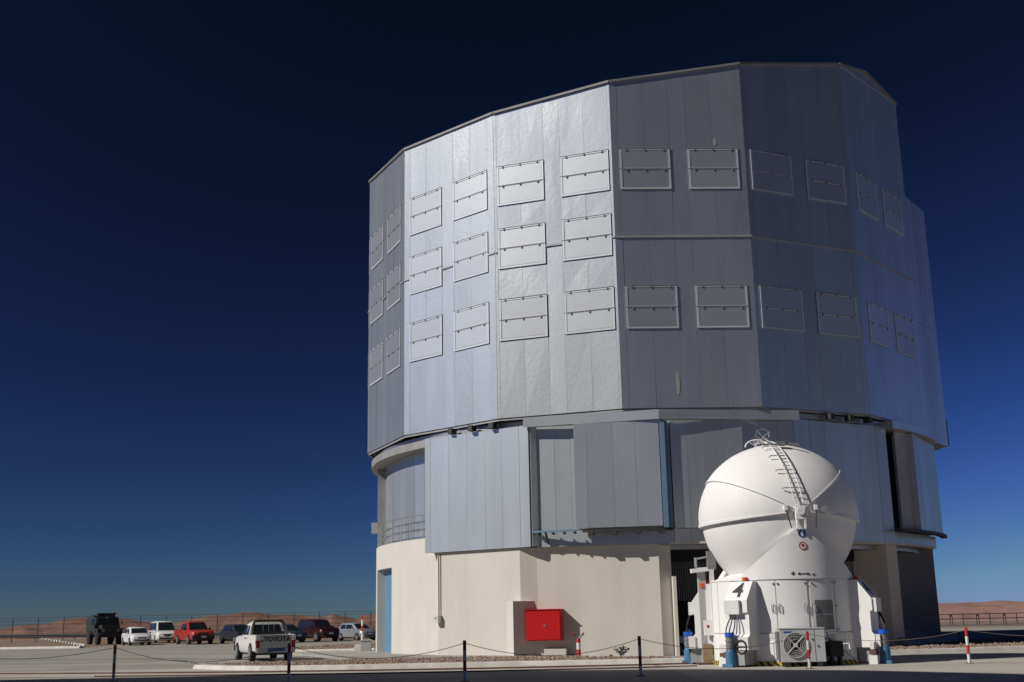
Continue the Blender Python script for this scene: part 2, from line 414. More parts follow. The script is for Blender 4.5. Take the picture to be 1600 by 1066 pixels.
def kerb(path, label, h=0.15, w=0.45):
    m = MB(); vs = []
    for i, p in enumerate(path):
        a, b = Vector(path[max(i - 1, 0)]), Vector(path[min(i + 1, len(path) - 1)])
        t = (b - a).normalized(); nn = Vector((-t.y, t.x))   # points to the back
        for off, z in ((-0.06, -0.02), (0.02, h - 0.02), (0.05, h), (w, h), (w, -0.02)):
            vs.append((p[0] + nn.x * off, p[1] + nn.y * off, z))
    n = len(path)
    for i in range(n - 1):
        for k in range(4): m.f.append((i * 5 + k, i * 5 + 5 + k, i * 5 + 6 + k, i * 5 + 1 + k))
    m.f += [(4, 3, 2, 1, 0), tuple((n - 1) * 5 + k for k in range(5))]
    m.v = vs
    return tag(m.build('kerb', 'kerb'), label, 'kerb')
def densify(path, step):
    out = []
    for a, b in zip(path[:-1], path[1:]):
        n = max(1, int(hypot(b[0] - a[0], b[1] - a[1]) / step))
        for i in range(n): out.append((a[0] + (b[0] - a[0]) * i / n, a[1] + (b[1] - a[1]) * i / n))
    return out + [path[-1]]
kerb_front = [(-11.9, 44.2), (-10.4, 42.5), (-8.9, 41.5), (-5.8, 40.95), (0, 41.1), (4.2, 40.9), (5.7, 41.2)]
kerb(kerb_front, 'white kerb along the gravel bed in front of the telescope building')
kerb_right = [(11.8, 44.6), (16.4, 46.0), (19.8, 47.1), (42, 53.5)]
kerb(kerb_right, 'pale kerb of the gravel bed right of the small white dome', 0.14)
kerb_isl = [(-15.2, 67.6), (-13.5, 65.6), (-12.0, 64.8), (-9, 64.6), (-7.7, 64.2)]
kerb(kerb_isl, 'white kerb round the gravel island behind the white pickup')
kerb([(-70, 97.5), (-39.6, 92.0), (-33.0, 90.4)], 'long white kerb before the bare soil at far left', 0.16, 0.5)

beds = [('gravel_bed', kerb_front, [(5.3, 43.9), (1.2, 46.6), (-2.5, 47.9), (-6.8, 47.4), (-10.0, 46.5), (-11.8, 45.0)]),
        ('gravel_bed', kerb_right, [(42, 72), (30, 68), (20, 58), (12.5, 50.5)]),
        ('gravel_bed', kerb_isl, [(-7.9, 70), (-9.4, 82), (-12.7, 77), (-14.2, 72)])]
def inside(p, poly):
    c = False; j = len(poly) - 1
    for i in range(len(poly)):
        if (poly[i][1] > p[1]) != (poly[j][1] > p[1]) and p[0] < (poly[j][0] - poly[i][0]) * (p[1] - poly[i][1]) / (poly[j][1] - poly[i][1]) + poly[i][0]: c = not c
        j = i
    return c
ico = bpy.data.meshes.new('s')
import bmesh
bm = bmesh.new(); bmesh.ops.create_icosphere(bm, subdivisions=1, radius=1.0)
ICO_V = [v.co.copy() for v in bm.verts]; ICO_F = [tuple(v.index for v in f.verts) for f in bm.faces]; bm.free(); bpy.data.meshes.remove(ico)
for bi, (nm, front, back) in enumerate(beds):
    poly = [(p[0], p[1] + 0.35) for p in front] + back
    m = MB(); m.prism(poly, 0.0, 0.10)
    structure(m.build(nm, 'gravel_soil'))
    m = MB(); xs = [p[0] for p in poly]; ys = [p[1] for p in poly]
    cnt = 0; tries = 0
    want = (5200, 5200, 1600)[bi]
    ymax = (99, 59, 79)[bi]
    while cnt < want and tries < 60000:
        tries += 1
        x, y = random.uniform(min(xs), max(xs)), random.uniform(min(ys), min(max(ys), ymax))
        if bi == 1: y = min(ys) + (y - min(ys)) ** 1.15 / (max(1, (min(max(ys), ymax) - min(ys)) ** 0.15))
        if not inside((x, y), poly): continue
        r = random.choice((0.025, 0.035, 0.04, 0.05, 0.07)) * random.uniform(.8, 1.2)
        k = len(m.v); q = random.uniform(0, pi); sx, sy, sz = random.uniform(.7, 1.3), random.uniform(.7, 1.3), random.uniform(.5, .9)
        for v in ICO_V:
            j = random.uniform(.8, 1.15); X, Y = v.x * sx * r * j, v.y * sy * r * j
            m.v.append((x + X * cos(q) - Y * sin(q), y + X * sin(q) + Y * cos(q), 0.10 + r * .25 + v.z * sz * r * j))
        m.f += [tuple(i + k for i in f) for f in ICO_F]; cnt += 1
    o = m.build('gravel', 'stone', kind='stuff')
    o['label'] = ('loose brown gravel in the bed before the telescope building', 'loose brown gravel in the bed right of the small dome', 'loose brown gravel on the island behind the pickup')[bi]
    o['category'] = 'gravel'

# paved apron round the building, with a yellow-edged step by the blue door
m = MB(); m.prism([(-12.5, 62.5), (-9, 55.5), (-6.6, 48.4), (-2.6, 47.95), (1.2, 46.75), (1.0, 53), (-5, 60), (-7.5, 63.6)], 0.0, 0.09)
structure(m.build('pavement', 'asphalt'))
m = MB(); m.box((-4.25, 47.98, 0.075), (3.3, 0.06, 0.075), rz=-0.07)
structure(m.build('yellow_step_edge', 'yellow_mark'))
for (x, y, l) in ((-20.2, 63.5, 1.5), (-16.7, 52.8, 1.6), (-18.9, 60.0, 1.2)):
    m = MB(); m.add([(x - l / 2, y - .1, .004), (x + l / 2, y - .13, .004), (x + l / 2, y + .12, .004), (x - l / 2, y + .1, .004)], [(0, 1, 2, 3)])
    structure(m.build('road_marking', 'yellow_mark'))
# filled cracks in the apron
for pts in ([(-16, 56), (-14.5, 53), (-13.4, 50.2), (-12.6, 48)], [(-26, 60), (-18, 57.5), (-14.8, 54.2), (-10, 53.6)], [(-30, 75), (-22, 72), (-15, 74)], [(-24, 49), (-19, 50.5), (-14, 49.4)]):
    pp = densify(pts, 0.6); pp = [(x + random.uniform(-.05, .05), y + random.uniform(-.08, .08)) for x, y in pp]
    structure(ribbon(pp, 0.07, 0.004).build('road_crack', 'black'))

material('tyre_mark', (0.20, 0.19, 0.175), 0.9, var=0.3, scale=1.5)
def arc_pts(cx, cy, r, a0, a1, n=40): return [(cx + r * cos(radians(a0 + (a1 - a0) * i / n)), cy + r * sin(radians(a0 + (a1 - a0) * i / n))) for i in range(n + 1)]
for cx, cy, r, a0, a1 in ((-30, 30, 30, 20, 95), (-30, 30, 31.5, 20, 95), (-22, 95, 40, 235, 300), (-22, 95, 41.5, 235, 300), (-5, 90, 34, 180, 262), (-50, 100, 45, 270, 340)):
    structure(ribbon(arc_pts(cx, cy, r, a0, a1), .22, 0.0035).build('tyre_mark', 'tyre_mark'))

# ---------------------------------------------------------------- distant hills
def hills(name, prof, dist, depth, mat, zbase=-150, seed=1):
    # prof: (pixel-free) bearing degrees from +Y (right positive) and elevation tangent
    rnd = random.Random(seed); m = MB()
    n = 420; rows = 44
    b0, b1 = prof[0][0], prof[-1][0]
    def crest(b):
        for (x0, e0), (x1, e1) in zip(prof[:-1], prof[1:]):
            if x0 <= b <= x1:
                t = (b - x0) / (x1 - x0); t = t * t * (3 - 2 * t); return e0 + (e1 - e0) * t
        return prof[-1][1]
    ph = [(rnd.uniform(0, 6.28), rnd.uniform(.5, 1.5)) for _ in range(14)]
    def nz(x, y):
        s = 0; a = 1.0; f = 1 / 420.
        for k in range(7):
            s += a * sin(x * f * ph[k][1] + ph[k][0] + 1.7 * sin(y * f * .8 + ph[k + 7][0])) * cos(y * f * ph[k + 7][1] + ph[k][0] * 2); a *= .66; f *= 1.95
        return s
    for j in range(rows):
        t = j / (rows - 1); d = dist - depth * .5 + depth * t
        prof_t = sin(pi * min(1, t / 0.62) / 2) if t < .62 else cos(pi * .5 * (t - .62) / .38)
        for i in range(n):
            b = b0 + (b1 - b0) * i / (n - 1); X, Y = d * sin(radians(b)), d * cos(radians(b))
            top = dist * crest(b) + 1.6
            z = zbase + (top - zbase) * max(0, prof_t) + nz(X, Y) * (9 + 16 * (1 - abs(t - .55))) * .6 * min(1, 3 * (1 - abs(prof_t - .35)))* (0.35 if prof_t > .93 else 1)
            m.v.append((X, Y, z))
    for j in range(rows - 1):
        for i in range(n - 1):
            a = j * n + i; m.f.append((a, a + 1, a + n + 1, a + n))
    return structure(m.build(name, mat, smooth=True))
def bear(px): return degrees(atan2(px - 800, 1819 * 1.0))
def el(px, py): return (981.4 - 0.01995 * px - py) / 1819.0 * cos(radians(CAM_PITCH)) 
left_prof = [(-60, .012), (-40, .004), (bear(-20), el(0, 985)), (bear(25), el(25, 980)), (bear(50), el(50, 976.5)), (bear(72), el(72, 977)), (bear(90), el(90, 974)), (bear(112), el(112, 969)), (bear(140), el(140, 967)), (bear(175), el(175, 966)), (bear(200), el(200, 969)), (bear(235), el(235, 973)), (bear(268), el(268, 976)), (bear(295), el(295, 971)), (bear(312), el(312, 966)), (bear(335), el(335, 962.5)), (bear(360), el(360, 961)), (bear(378), el(378, 958.5)), (bear(398), el(398, 957.5)), (bear(420), el(420, 961)), (bear(450), el(450, 962)), (bear(480), el(480, 964.5)), (bear(505), el(505, 965.5)), (bear(518), el(518, 961.5)), (bear(535), el(535, 965)), (bear(553), el(553, 969)), (bear(575), el(575, 963.5)), (bear(600), el(600, 960)), (bear(700), el(700, 961)), (bear(1000), el(1000, 955))]
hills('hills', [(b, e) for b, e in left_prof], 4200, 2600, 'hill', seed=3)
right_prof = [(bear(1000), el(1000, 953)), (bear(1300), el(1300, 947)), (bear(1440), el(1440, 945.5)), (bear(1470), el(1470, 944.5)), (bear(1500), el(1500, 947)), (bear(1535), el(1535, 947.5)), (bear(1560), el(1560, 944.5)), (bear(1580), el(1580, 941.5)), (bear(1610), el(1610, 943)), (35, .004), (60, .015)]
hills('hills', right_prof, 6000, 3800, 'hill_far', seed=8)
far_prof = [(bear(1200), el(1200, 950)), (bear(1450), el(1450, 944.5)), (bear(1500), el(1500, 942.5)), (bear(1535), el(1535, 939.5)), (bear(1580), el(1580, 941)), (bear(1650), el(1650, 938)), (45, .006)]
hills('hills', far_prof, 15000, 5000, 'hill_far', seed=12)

# ================================================================ TELESCOPE BUILDING
CEN = (6.86, 62.0, 0.0)
ut = thing('telescope_building', 'huge faceted silver telescope enclosure on a cream concrete base', 'observatory', CEN)
RD = 14.6
ZB = 9.94
EDGE = [(168, 24.6), (190.6, 24.75), (215.1, 24.17), (239.0, 24.12), (260.8, 24.66), (283.9, 25.52), (306.6, 26.62), (333.2, 26.89), (356, 26.5), (378.5, 26.2), (401, 25.8), (423.5, 25.4), (446, 25.0), (468.5, 24.8), (491, 24.7), (509.5, 24.6)]
EDGE[-1] = (510, 24.6)
ring = [(a, z) for a, z in EDGE]
pts = [pol_(a, RD) for a, z in ring]
# inner shell behind the panels
m = MB()
n = len(pts)
top = []
for i, (a, z) in enumerate(ring):
    top.append(z - 0.03)
vs = [(p[0], p[1], ZB + .02) for p in pts] + [(p[0], p[1], top[i]) for i, p in enumerate(pts)]
fs = []
for i in range(n):
    j = (i + 1) % n
    fs.append((i, j, n + j, n + i))
m.add(vs, fs)
m.build('drum_shell', 'core', ut)
# underside and roof
m = MB(); m.add([(p[0], p[1], ZB + .03) for p in pts] + [(0, 0, ZB + .03)], [((i + 1) % n, i, n) for i in range(n)])
m.build('drum_underside', 'dark_metal', ut)
m = MB(); m.add([(p[0] * 1.004, p[1] * 1.004, top[i]) for i, p in enumerate(pts)] + [(0, 0, 25.9)], [(i, (i + 1) % n, n) for i in range(n)])
m.build('roof', 'metal', ut)

VW, VH, VG = 2.25, 1.92, 0.75
ROWS3 = [(19.55, 21.45), (16.6, 18.5), (13.32, 15.24)]
ROWS2 = [(19.55, 21.45), (13.32, 15.24)]
vent_src = {}
def vent_meshes():
    w, h = VW - .04, VH - .04
    fr = MB()
    t = 0.085
    fr.box((0, -.045, h / 2 - t / 2), (w, .05, t)); fr.box((0, -.045, -h / 2 + t / 2), (w, .05, t))
    fr.box((-w / 2 + t / 2, -.045, 0), (t, .049, h - 2 * t)); fr.box((w / 2 - t / 2, -.045, 0), (t, .049, h - 2 * t))
    fr.box((0, -.045, 0), (w - 2 * t, .045, .07))
    fl = MB(); fl.box((0, -.035, 0), (w - 2 * t - .02, .04, h / 2 - t - .05))
    hg = MB(); hg.box((0, -.072, 0), (w + .02, .025, .018))
    for x in (-.82, 0, .82): hg.box((x, -.075, -.05), (.05, .045, .09))
    return fr, fl, hg
_fr, _fl, _hg = vent_meshes()
def add_vent(center, rz):
    if not vent_src:
        f = _fr.build('vent', 'vent_trim', ut); vent_src['f'] = f
        a = _fl.build('flap', 'vent_plate', f); vent_src['a'] = a
        hh = _hg.build('hinge', 'hinge_grey', f); vent_src['h'] = hh
        b = inst(a, f, (0, 0, 0), (0, 0, 0)); h2 = inst(hh, f, (0, 0, 0), (0, 0, 0))
    else:
        f = inst(vent_src['f'], ut, (0, 0, 0), (0, 0, 0)); a = inst(vent_src['a'], f, (0, 0, 0), (0, 0, 0)); b = inst(vent_src['a'], f, (0, 0, 0), (0, 0, 0))
        hh = inst(vent_src['h'], f, (0, 0, 0), (0, 0, 0)); h2 = inst(vent_src['h'], f, (0, 0, 0), (0, 0, 0))
    f.location = center; f.rotation_euler = (0, 0, rz)
    q = (VH - .04) / 4
    for fl, hn, s in ((a, hh, 1), (b, h2, -1)):
        fl.location = (0, random.uniform(-.006, .006), s * (q - 0.035)); fl.rotation_euler = (random.uniform(-.012, .012), 0, random.uniform(-.004, .004))
        hn.location = (0, 0, (q * 2 - .01) if s > 0 else .0)

def slab(m, P, U, N, s0, s1, za0, zb0, za1=None, zb1=None, t=.035, jit=.010, base=0.0):
    """panel from s0..s1 along U, bottom za0, top zb0 (left) / zb1 (right), proud of the shell by t"""
    zb1 = zb0 if zb1 is None else zb1
    vs = []
    for off in (base + .002, base + t):
        for s, z in ((s0, za0), (s1, za0), (s1, zb1), (s0, zb0)):
            o = off + (random.uniform(-jit, jit) if off > base + .01 else 0)
            vs.append((P.x + U.x * s + N.x * o, P.y + U.y * s + N.y * o, z))
    return m.add(vs, [(3, 2, 1, 0), (4, 5, 6, 7), (0, 1, 5, 4), (1, 2, 6, 5), (2, 3, 7, 6), (3, 0, 4, 7)])

GAP = 0.008
JZ = 17.4
for i in range(0, 7):
    (a0, z0), (a1, z1) = EDGE[i], EDGE[i + 1]
    P = Vector(pol_(a0, RD)); Q = Vector(pol_(a1, RD)); L = (Q - P).length; U = (Q - P) / L; N = Vector((U.y, -U.x))
    rz = atan2(U.y, U.x)
    mrg = (L - 2 * VW - VG) / 2
    cols = [0, mrg, mrg + VW / 2, mrg + VW, mrg + VW + VG, mrg + VW * 1.5 + VG, mrg + 2 * VW + VG, L]
    rows = ROWS3 if i <= 3 else ROWS2
    def ztop(s):
        if i == 6:
            h = 0.46 * L
            return (26.62 + (27.36 - 26.62) * s / h) if s < h else 27.36 + (26.89 - 27.36) * (s - h) / (L - h)
        return z0 + (z1 - z0) * s / L
    for c in range(7):
        s0, s1 = cols[c] + GAP / 2, cols[c + 1] - GAP / 2
        if c in (0, 3, 6):
            segs = [(ZB, JZ), (JZ, None)]
        else:
            zs = [ZB]; segs = []
            marks = sorted([(r[0], r[1]) for r in rows])
            cur = ZB
            for lo, hi in marks:
                if len(rows) == 2 and cur < JZ < lo:
                    segs += [(cur, JZ), (JZ, lo)]
                else:
                    segs.append((cur, lo))
                cur = hi
            segs.append((cur, None))
        for lo, hi in segs:
            m = MB()
            zl = ztop(s0) - .075 if hi is None else hi - GAP / 2
            zr = ztop(s1) - .075 if hi is None else hi - GAP / 2
            slab(m, P, U, N, s0, s1, lo + GAP / 2, zl, None, zr, t=.02 if c not in (0, 6) else .026, jit=.007 if c not in (0, 6) else .002)
            m.build('panel', 'metal', ut)
    for r in rows:
        for sc in (mrg + VW / 2, mrg + VW * 1.5 + VG):
            p = P + U * sc
            add_vent((p.x, p.y, (r[0] + r[1]) / 2), rz)
    # level joint strip, only between the vents where a vent covers it
    spans = [(0.01, L - .01)] if len(rows) == 2 else [(0.01, mrg), (mrg + VW, mrg + VW + VG), (mrg + 2 * VW + VG, L - .01)]
    for s0, s1 in spans:
        m = MB(); slab(m, P, U, N, s0, s1, JZ - .035, JZ + .035, t=.075, jit=0, base=0.0)
        m.build('joint_strip', 'trim', ut)
    # roof edge capping and bottom edge
    m = MB()
    seg = [0, L] if i != 6 else [0, 0.46 * L, L]
    for s0, s1 in zip(seg[:-1], seg[1:]):
        slab(m, P, U, N, s0, s1, 0, 0, t=.11, jit=0)
        k = len(m.v) - 8
        for q in range(8):
            x, y, z = m.v[k + q]; s = s0 if q % 4 in (0, 3) else s1
            m.v[k + q] = (x, y, ztop(s) - (.085 if q % 4 in (0, 1) else -.015))
    m.build('roof_edge', 'edge_trim', ut)
    m = MB(); slab(m, P, U, N, 0.0, L, ZB - .10, ZB + .005, t=.07, jit=0, base=-.1)
    m.build('bottom_edge', 'trim', ut)
# repaired tan patches on the front facets
(a0, z0), (a1, z1) = EDGE[4], EDGE[5]
P = Vector(pol_(a0, RD)); Q = Vector(pol_(a1, RD)); U = (Q - P).normalized(); N = Vector((U.y, -U.x))
for s_, z_, w_, h_ in ((4.55, 21.75, .18, .40), (2.36, 10.95, .20, 1.0)):
    m = MB(); k_ = 9; vs_ = []
    for q_ in range(k_):
        t_ = 2 * pi * q_ / k_; rr_ = random.uniform(.75, 1.1)
        p_ = P + U * (s_ + w_ / 2 * cos(t_) * rr_) + N * .032; vs_.append((p_.x, p_.y, z_ + h_ / 2 * sin(t_) * rr_))
    m.add(vs_, [tuple(range(k_))]); m.build('patch', 'patch_tan', ut)
# chamfered top of the right-hand facet behind the capping
(a0, z0), (a1, z1) = EDGE[6], EDGE[7]
P = Vector(pol_(a0, RD)); Q = Vector(pol_(a1, RD)); mid = P + (Q - P) * .46
m = MB(); m.add([(P.x, P.y, z0 - .05), (mid.x, mid.y, 27.34), (Q.x, Q.y, z1 - .05), (0, 0, 25.9), (P.x, P.y, z0 - .5), (Q.x, Q.y, z1 - .5)], [(0, 1, 3), (1, 2, 3), (4, 5, 2, 1, 0)])
m.build('roof_slope', 'core', ut)
# slit-door housing on the right flank
E6 = Vector(pol_(333.2, RD))
bp_ = [E6 + Vector((0.05, 0.25)), E6 + Vector((1.82, 2.6)), E6 + Vector((1.8, 7.5)), E6 + Vector((-2, 7.5)), E6 + Vector((-2, 0.6))]
m = MB(); m.prism([(p.x, p.y) for p in bp_], 9.55, [21.9, 21.9, 21.7, 21.7, 21.9])
m.build('door_housing', 'core', ut)
P = bp_[0]; Q = bp_[1]; L = (Q - P).length; U = (Q - P) / L; N = Vector((U.y, -U.x))
for k in range(3):
    for lo, hi in ((9.5, 15.4), (15.42, 21.95)):
        m = MB(); slab(m, P, U, N, L * k / 3 + .01, L * (k + 1) / 3 - .01, lo, hi, t=.04, jit=.006); m.build('panel', 'metal', ut)
m = MB(); m.box((bp_[1].x + .02, bp_[1].y + .2, 10.2), (.16, .3, 1.3)); m.build('buffer', 'dark_metal', ut)

# ---- fixed middle storey
m = MB(); m.sector(150, 345, 12.6, 13.55, 4.2, 9.6, 60); m.build('inner_wall', 'core', ut)
m = MB(); m.sector(160, 345, 12.9, 14.15, 9.58, 9.80, 60); m.build('ring_track', 'steel', ut)
m = MB(); m.sector(165, 222.2, 12.9, 14.38, 9.22, 9.56, 30); m.build('ring_beam', 'trim', ut, smooth=True)
k = 0
for a in range(168, 224, 4):
    m = MB(); p0, p1 = Vector(pol_(a, 13.6)), Vector(pol_(a + 4, 13.6)); L = (p1 - p0).length; U = (p1 - p0) / L; N = Vector((U.y, -U.x))
    slab(m, p0, U, N, .008, L - .008, 5.16, 9.3, t=.04, jit=.004); m.build('cladding_panel', 'metal_low', ut)
m = MB(); m.sector(181.5, 187.5, 12.9, 14.06, 5.15, 9.22, 3); m.build('pilaster', 'trim', ut)
m = MB(); x, y = pol_(184, 14.2); m.box((x, y, 6.25), (.35, .5, .55), rz=radians(4)); m.build('wall_lamp', 'grey_paint', ut)
# walkway railing on the concrete rim
m = MB()
for z in (5.55, 5.9, 6.25):
    m.tube([(*pol_(a, 13.98), z) for a in range(186, 223, 3)], .022, 5)
m.build('rail', 'steel', ut)
for a in (189, 194, 199, 204, 209, 213, 217.5, 221.5):
    x, y = pol_(a, 13.98)
    mm = MB(); mm.tube([(x, y, 5.14), (x, y, 6.27)], .028, 6); mm.build('railing_post', 'steel', ut)

def clad(a0, a1, r0, r1, z0, z1, cuts, mat='metal_low', depth=.9, name='cladding_panel', jit=.005, t=.022):
    """flat cladding between two plan points, split at the given angles"""
    P = Vector(pol_(a0, r0)); Q = Vector(pol_(a1, r1)); L = (Q - P).length; U = (Q - P) / L; N = Vector((U.y, -U.x))
    m = MB(); m.prism([tuple(P), tuple(Q), tuple(Q - N * depth), tuple(P - N * depth)], z0 + .02, z1 - .02)
    m.build('cladding_core', 'core', ut)
    cs = [0]
    for a in cuts:
        d = Vector((cos(radians(a)), sin(radians(a))))
        # intersect ray from centre with the chord
        s = (P.x * d.y - P.y * d.x) / (U.y * d.x - U.x * d.y)
        cs.append(s)
    cs.append(L)
    for s0, s1 in zip(cs[:-1], cs[1:]):
        m = MB(); slab(m, P, U, N, s0 + .005, s1 - .005, z0, z1, t=t, jit=jit); m.build(name, mat, ut)
    return P, Q, U, N, L
# left sliding box
clad(222.3, 244.7, 14.7, 14.62, 4.44, 9.52, [223.6, 227.6, 231.7, 235.6, 239.2, 242.8], depth=1.1)
P, Q = Vector(pol_(244.7, 14.62)), Vector(pol_(245.6, 14.2))
m = MB(); U = (Q - P); L = U.length; U /= L; N = Vector((U.y, -U.x)); slab(m, P, U, N, .06, L, 4.46, 9.45, t=.05, jit=0); m.build('box_side', 'vent_plate', ut)
# recessed wall and the sliding door before it
clad(245.3, 268.2, 14.30, 14.30, 4.42, 9.45, [248.6, 251.4, 254.2, 257, 259.8, 262.6, 265.4], mat='vent_plate', depth=.5, name='recess_panel')
clad(252.6, 266.4, 14.66, 14.66, 5.1, 9.40, [254.6, 258.9, 262.5], depth=.3, name='door_panel')
m = MB(); P, Q = Vector(pol_(252.6, 14.70)), Vector(pol_(266.4, 14.70)); L = (Q - P).length; U = (Q - P) / L; N = Vector((U.y, -U.x))
slab(m, P, U, N, 0, L, 5.03, 5.095, t=.05, jit=0, base=-.25); m.build('door_sill', 'kerb', ut)
for a0, a1, r, mt in ((266.5, 267.3, 14.74, 'blue_post'), (267.31, 267.8, 14.66, 'blue_post')):
    m = MB(); m.sector(a0, a1, r - .35, r, 5.02, 9.38, 2); m.build('blue_post', mt, ut)
m = MB()
m.sector(245.2, 253.2, 14.52, 14.66, 5.0, 5.07, 6); m.build('door_rail', 'blue_post', ut)
for a in (246, 248.5, 250.4, 252.2):
    m = MB(); x, y = pol_(a, 14.5); m.box((x, y, 4.94), (.05, .3, .09), rz=radians(a - 90)); m.build('rail_bracket', 'dark_metal', ut)
for a in (247.3,):
    m = MB(); x0, y0 = pol_(a, 14.6); x1, y1 = pol_(a, 14.32); m.tube([(x0, y0, 5.0), (x1, y1, 4.55)], .05, 5); m.build('rail_strut', 'dark_metal', ut)
m = MB()
m.sector(253.5, 268, 14.4, 14.6, 4.93, 5.02, 6); m.build('door_track', 'dark_metal', ut)
for a in (254.8, 258.6, 262.4, 266.2):
    m = MB(); x, y = pol_(a, 14.48); m.box((x, y, 4.88), (.22, .3, .12), rz=radians(a - 90)); m.build('door_roller', 'dark_metal', ut)
# long lintel over the doors
m = MB()
lp = [pol_(244.1, 14.80), pol_(266.5, 14.82), pol_(290.2, 14.76)]
for p, q in zip(lp[:-1], lp[1:]):
    P, Q = Vector(p), Vector(q); L = (Q - P).length; U = (Q - P) / L; N = Vector((U.y, -U.x))
    slab(m, P, U, N, 0, L, 9.44, 9.85, t=.06, jit=0, base=-.9)
    slab(m, P, U, N, 0, L, 9.42, 9.82, t=.04, jit=0, base=-.04)
m.build('lintel', 'metal_low', ut)
m = MB()
for p, q in zip(lp[:-1], lp[1:]):
    P, Q = Vector(p), Vector(q); L = (Q - P).length; U = (Q - P) / L; N = Vector((U.y, -U.x))
    slab(m, P, U, N, 0, L, 9.40, 9.44, t=.06, jit=0, base=-.55)
m.build('lintel_sill', 'kerb', ut)
# right-hand wall of the middle storey
clad(268.3, 280.4, 14.46, 14.36, 5.0, 9.42, [271, 273.8, 277], depth=.5, mat='metal_low')
clad(268.3, 280.4, 14.2, 14.2, 4.42, 5.0, [271, 273.8, 277], depth=.4, mat='vent_plate', name='recess_panel')
clad(280.45, 290.2, 14.3, 14.25, 4.42, 9.5, [283.8, 287.1], depth=.5)
clad(290.2, 312.2, 14.25, 14.35, 4.42, 9.55, [293.7, 297.3, 300.8, 305.1, 309.6], depth=.5, mat='metal_low')
# right-hand sliding box
m = MB(); m.sector(312.3, 315.2, 12.8, 13.5, 4.5, 9.5, 2); m.build('slot', 'inside_shade', ut)
P = Vector(pol_(314.9, 14.62)); Q = Vector(pol_(319.3, 14.72)); L = (Q - P).length; U = (Q - P) / L; N = Vector((U.y, -U.x))
m = MB(); slab(m, P, U, N, 0, L, 5.05, 9.4, t=.04, jit=0, base=-.25); m.build('box_side', 'trim', ut)
clad(319.4, 339, 14.72, 14.66, 5.05, 9.4, [323.4, 329], depth=.9)
m = MB(); m.sector(311.5, 340, 14.55, 14.85, 4.92, 5.04, 10); m.build('door_rail', 'dark_metal', ut)
m = MB(); m.sector(311.6, 337, 13.7, 14.85, 9.42, 9.74, 10); m.build('lintel', 'metal_low', ut)
clad(312.2, 338, 14.1, 14.3, 4.42, 4.98, [317, 322, 327, 332], depth=.5, name='recess_panel')
m = MB(); x, y = pol_(339.4, 14.62); m.box((x, y, 7.2), (.08, .25, 4.4), rz=radians(339.4)); m.build('edge_strip', 'dark_metal', ut)
# rollers under the drum
for a in (228.6, 233.2, 237.6, 297.3, 301.6, 306.4):
    x, y = pol_(a, 14.5); m = MB(); m.box((x, y, 9.68), (.24, .34, .24), rz=radians(a - 90)); m.build('roller', 'dark_metal', ut)

# ---- concrete base, with the blue door recess on the left
m = MB()
m.sector(150, 192.0, 13.2, 14.1, 0, 5.15, 14)
m.sector(205.2, 226, 12.8, 13.9, 0, 5.15, 6)
m.sector(205.2, 222.2, 13.2, 14.1, 0, 5.15, 8)
m.sector(192.0, 205.2, 13.2, 14.1, 4.02, 5.15, 6)
A = [pol_(222.2, 14.1), pol_(224.5, 14.45), pol_(242.2, 14.40), pol_(244.8, 14.12), pol_(265.6, 13.92), pol_(267.7, 13.6), pol_(267.7, 12.6), pol_(222.2, 12.6)]
m.prism(A, 0, 4.43)
m.build('base_wall', 'concrete', ut)
m = MB(); m.sector(150, 222.2, 13.1, 14.0, 5.15, 5.19, 20); m.build('walkway', 'trim', ut)
m = MB(); m.sector(192.0, 205.2, 13.3, 13.72, 0.05, 4.02, 5); m.build('blue_door', 'blue_paint', ut)
m = MB(); m.sector(201.3, 201.6, 13.72, 13.735, 0.05, 4.02, 1); m.build('door_seam', 'blue_dark', ut)
# fin beside the opening, opening itself and roller shutter
m = MB(); m.box((*pol_(267.9, 13.9), 1.55), (.13, .75, 3.1), rz=radians(267.9 - 270)); m.build('door_fin', 'concrete', ut)
m = MB(); m.sector(267.6, 336, 9.8, 10.4, 0, 4.5, 24); m.build('inside_wall', 'inside_shade', ut)
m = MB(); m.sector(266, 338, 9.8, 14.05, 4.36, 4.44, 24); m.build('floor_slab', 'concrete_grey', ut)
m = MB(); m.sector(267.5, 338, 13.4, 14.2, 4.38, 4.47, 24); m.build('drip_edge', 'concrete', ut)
m = MB(); m.sector(267.7, 312, 10.4, 12.4, 3.75, 4.36, 12); m.build('shutter_box', 'inside_shade', ut)
aa = 267.8
while aa < 286:
    m = MB(); x, y = pol_(aa, 12.15); m.box((x, y, 3.0), (.055, .06, 1.7), rz=radians(aa - 90)); m.build('shutter_slat', 'roller', ut)
    aa += 0.46
m = MB(); m.sector(267.7, 300, 12.0, 12.11, 2.1, 3.9, 8); m.build('shutter', 'inside_shade', ut)
m = MB(); m.sector(303.4, 311.3, 11.6, 12.3, 0, 4.4, 3); m.build('side_wall', 'concrete_shaded', ut)
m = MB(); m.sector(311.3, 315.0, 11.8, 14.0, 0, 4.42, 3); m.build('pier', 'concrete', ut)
m = MB(); m.prism([pol_(315.0, 12.2), pol_(336, 13.6), pol_(340, 14.12), pol_(345, 14.12), pol_(345, 12.5), pol_(315, 11.4)], 0, 4.42); m.build('wing_wall', 'concrete_shaded', ut)
m = MB(); m.prism([pol_(312, 14.6), pol_(345, 14.9), pol_(345, 13.9), pol_(336, 13.5), pol_(315.0, 12.1)], 0, [.25, .55, .55, .6, 1.1]); m.build('ramp', 'concrete_grey', ut)

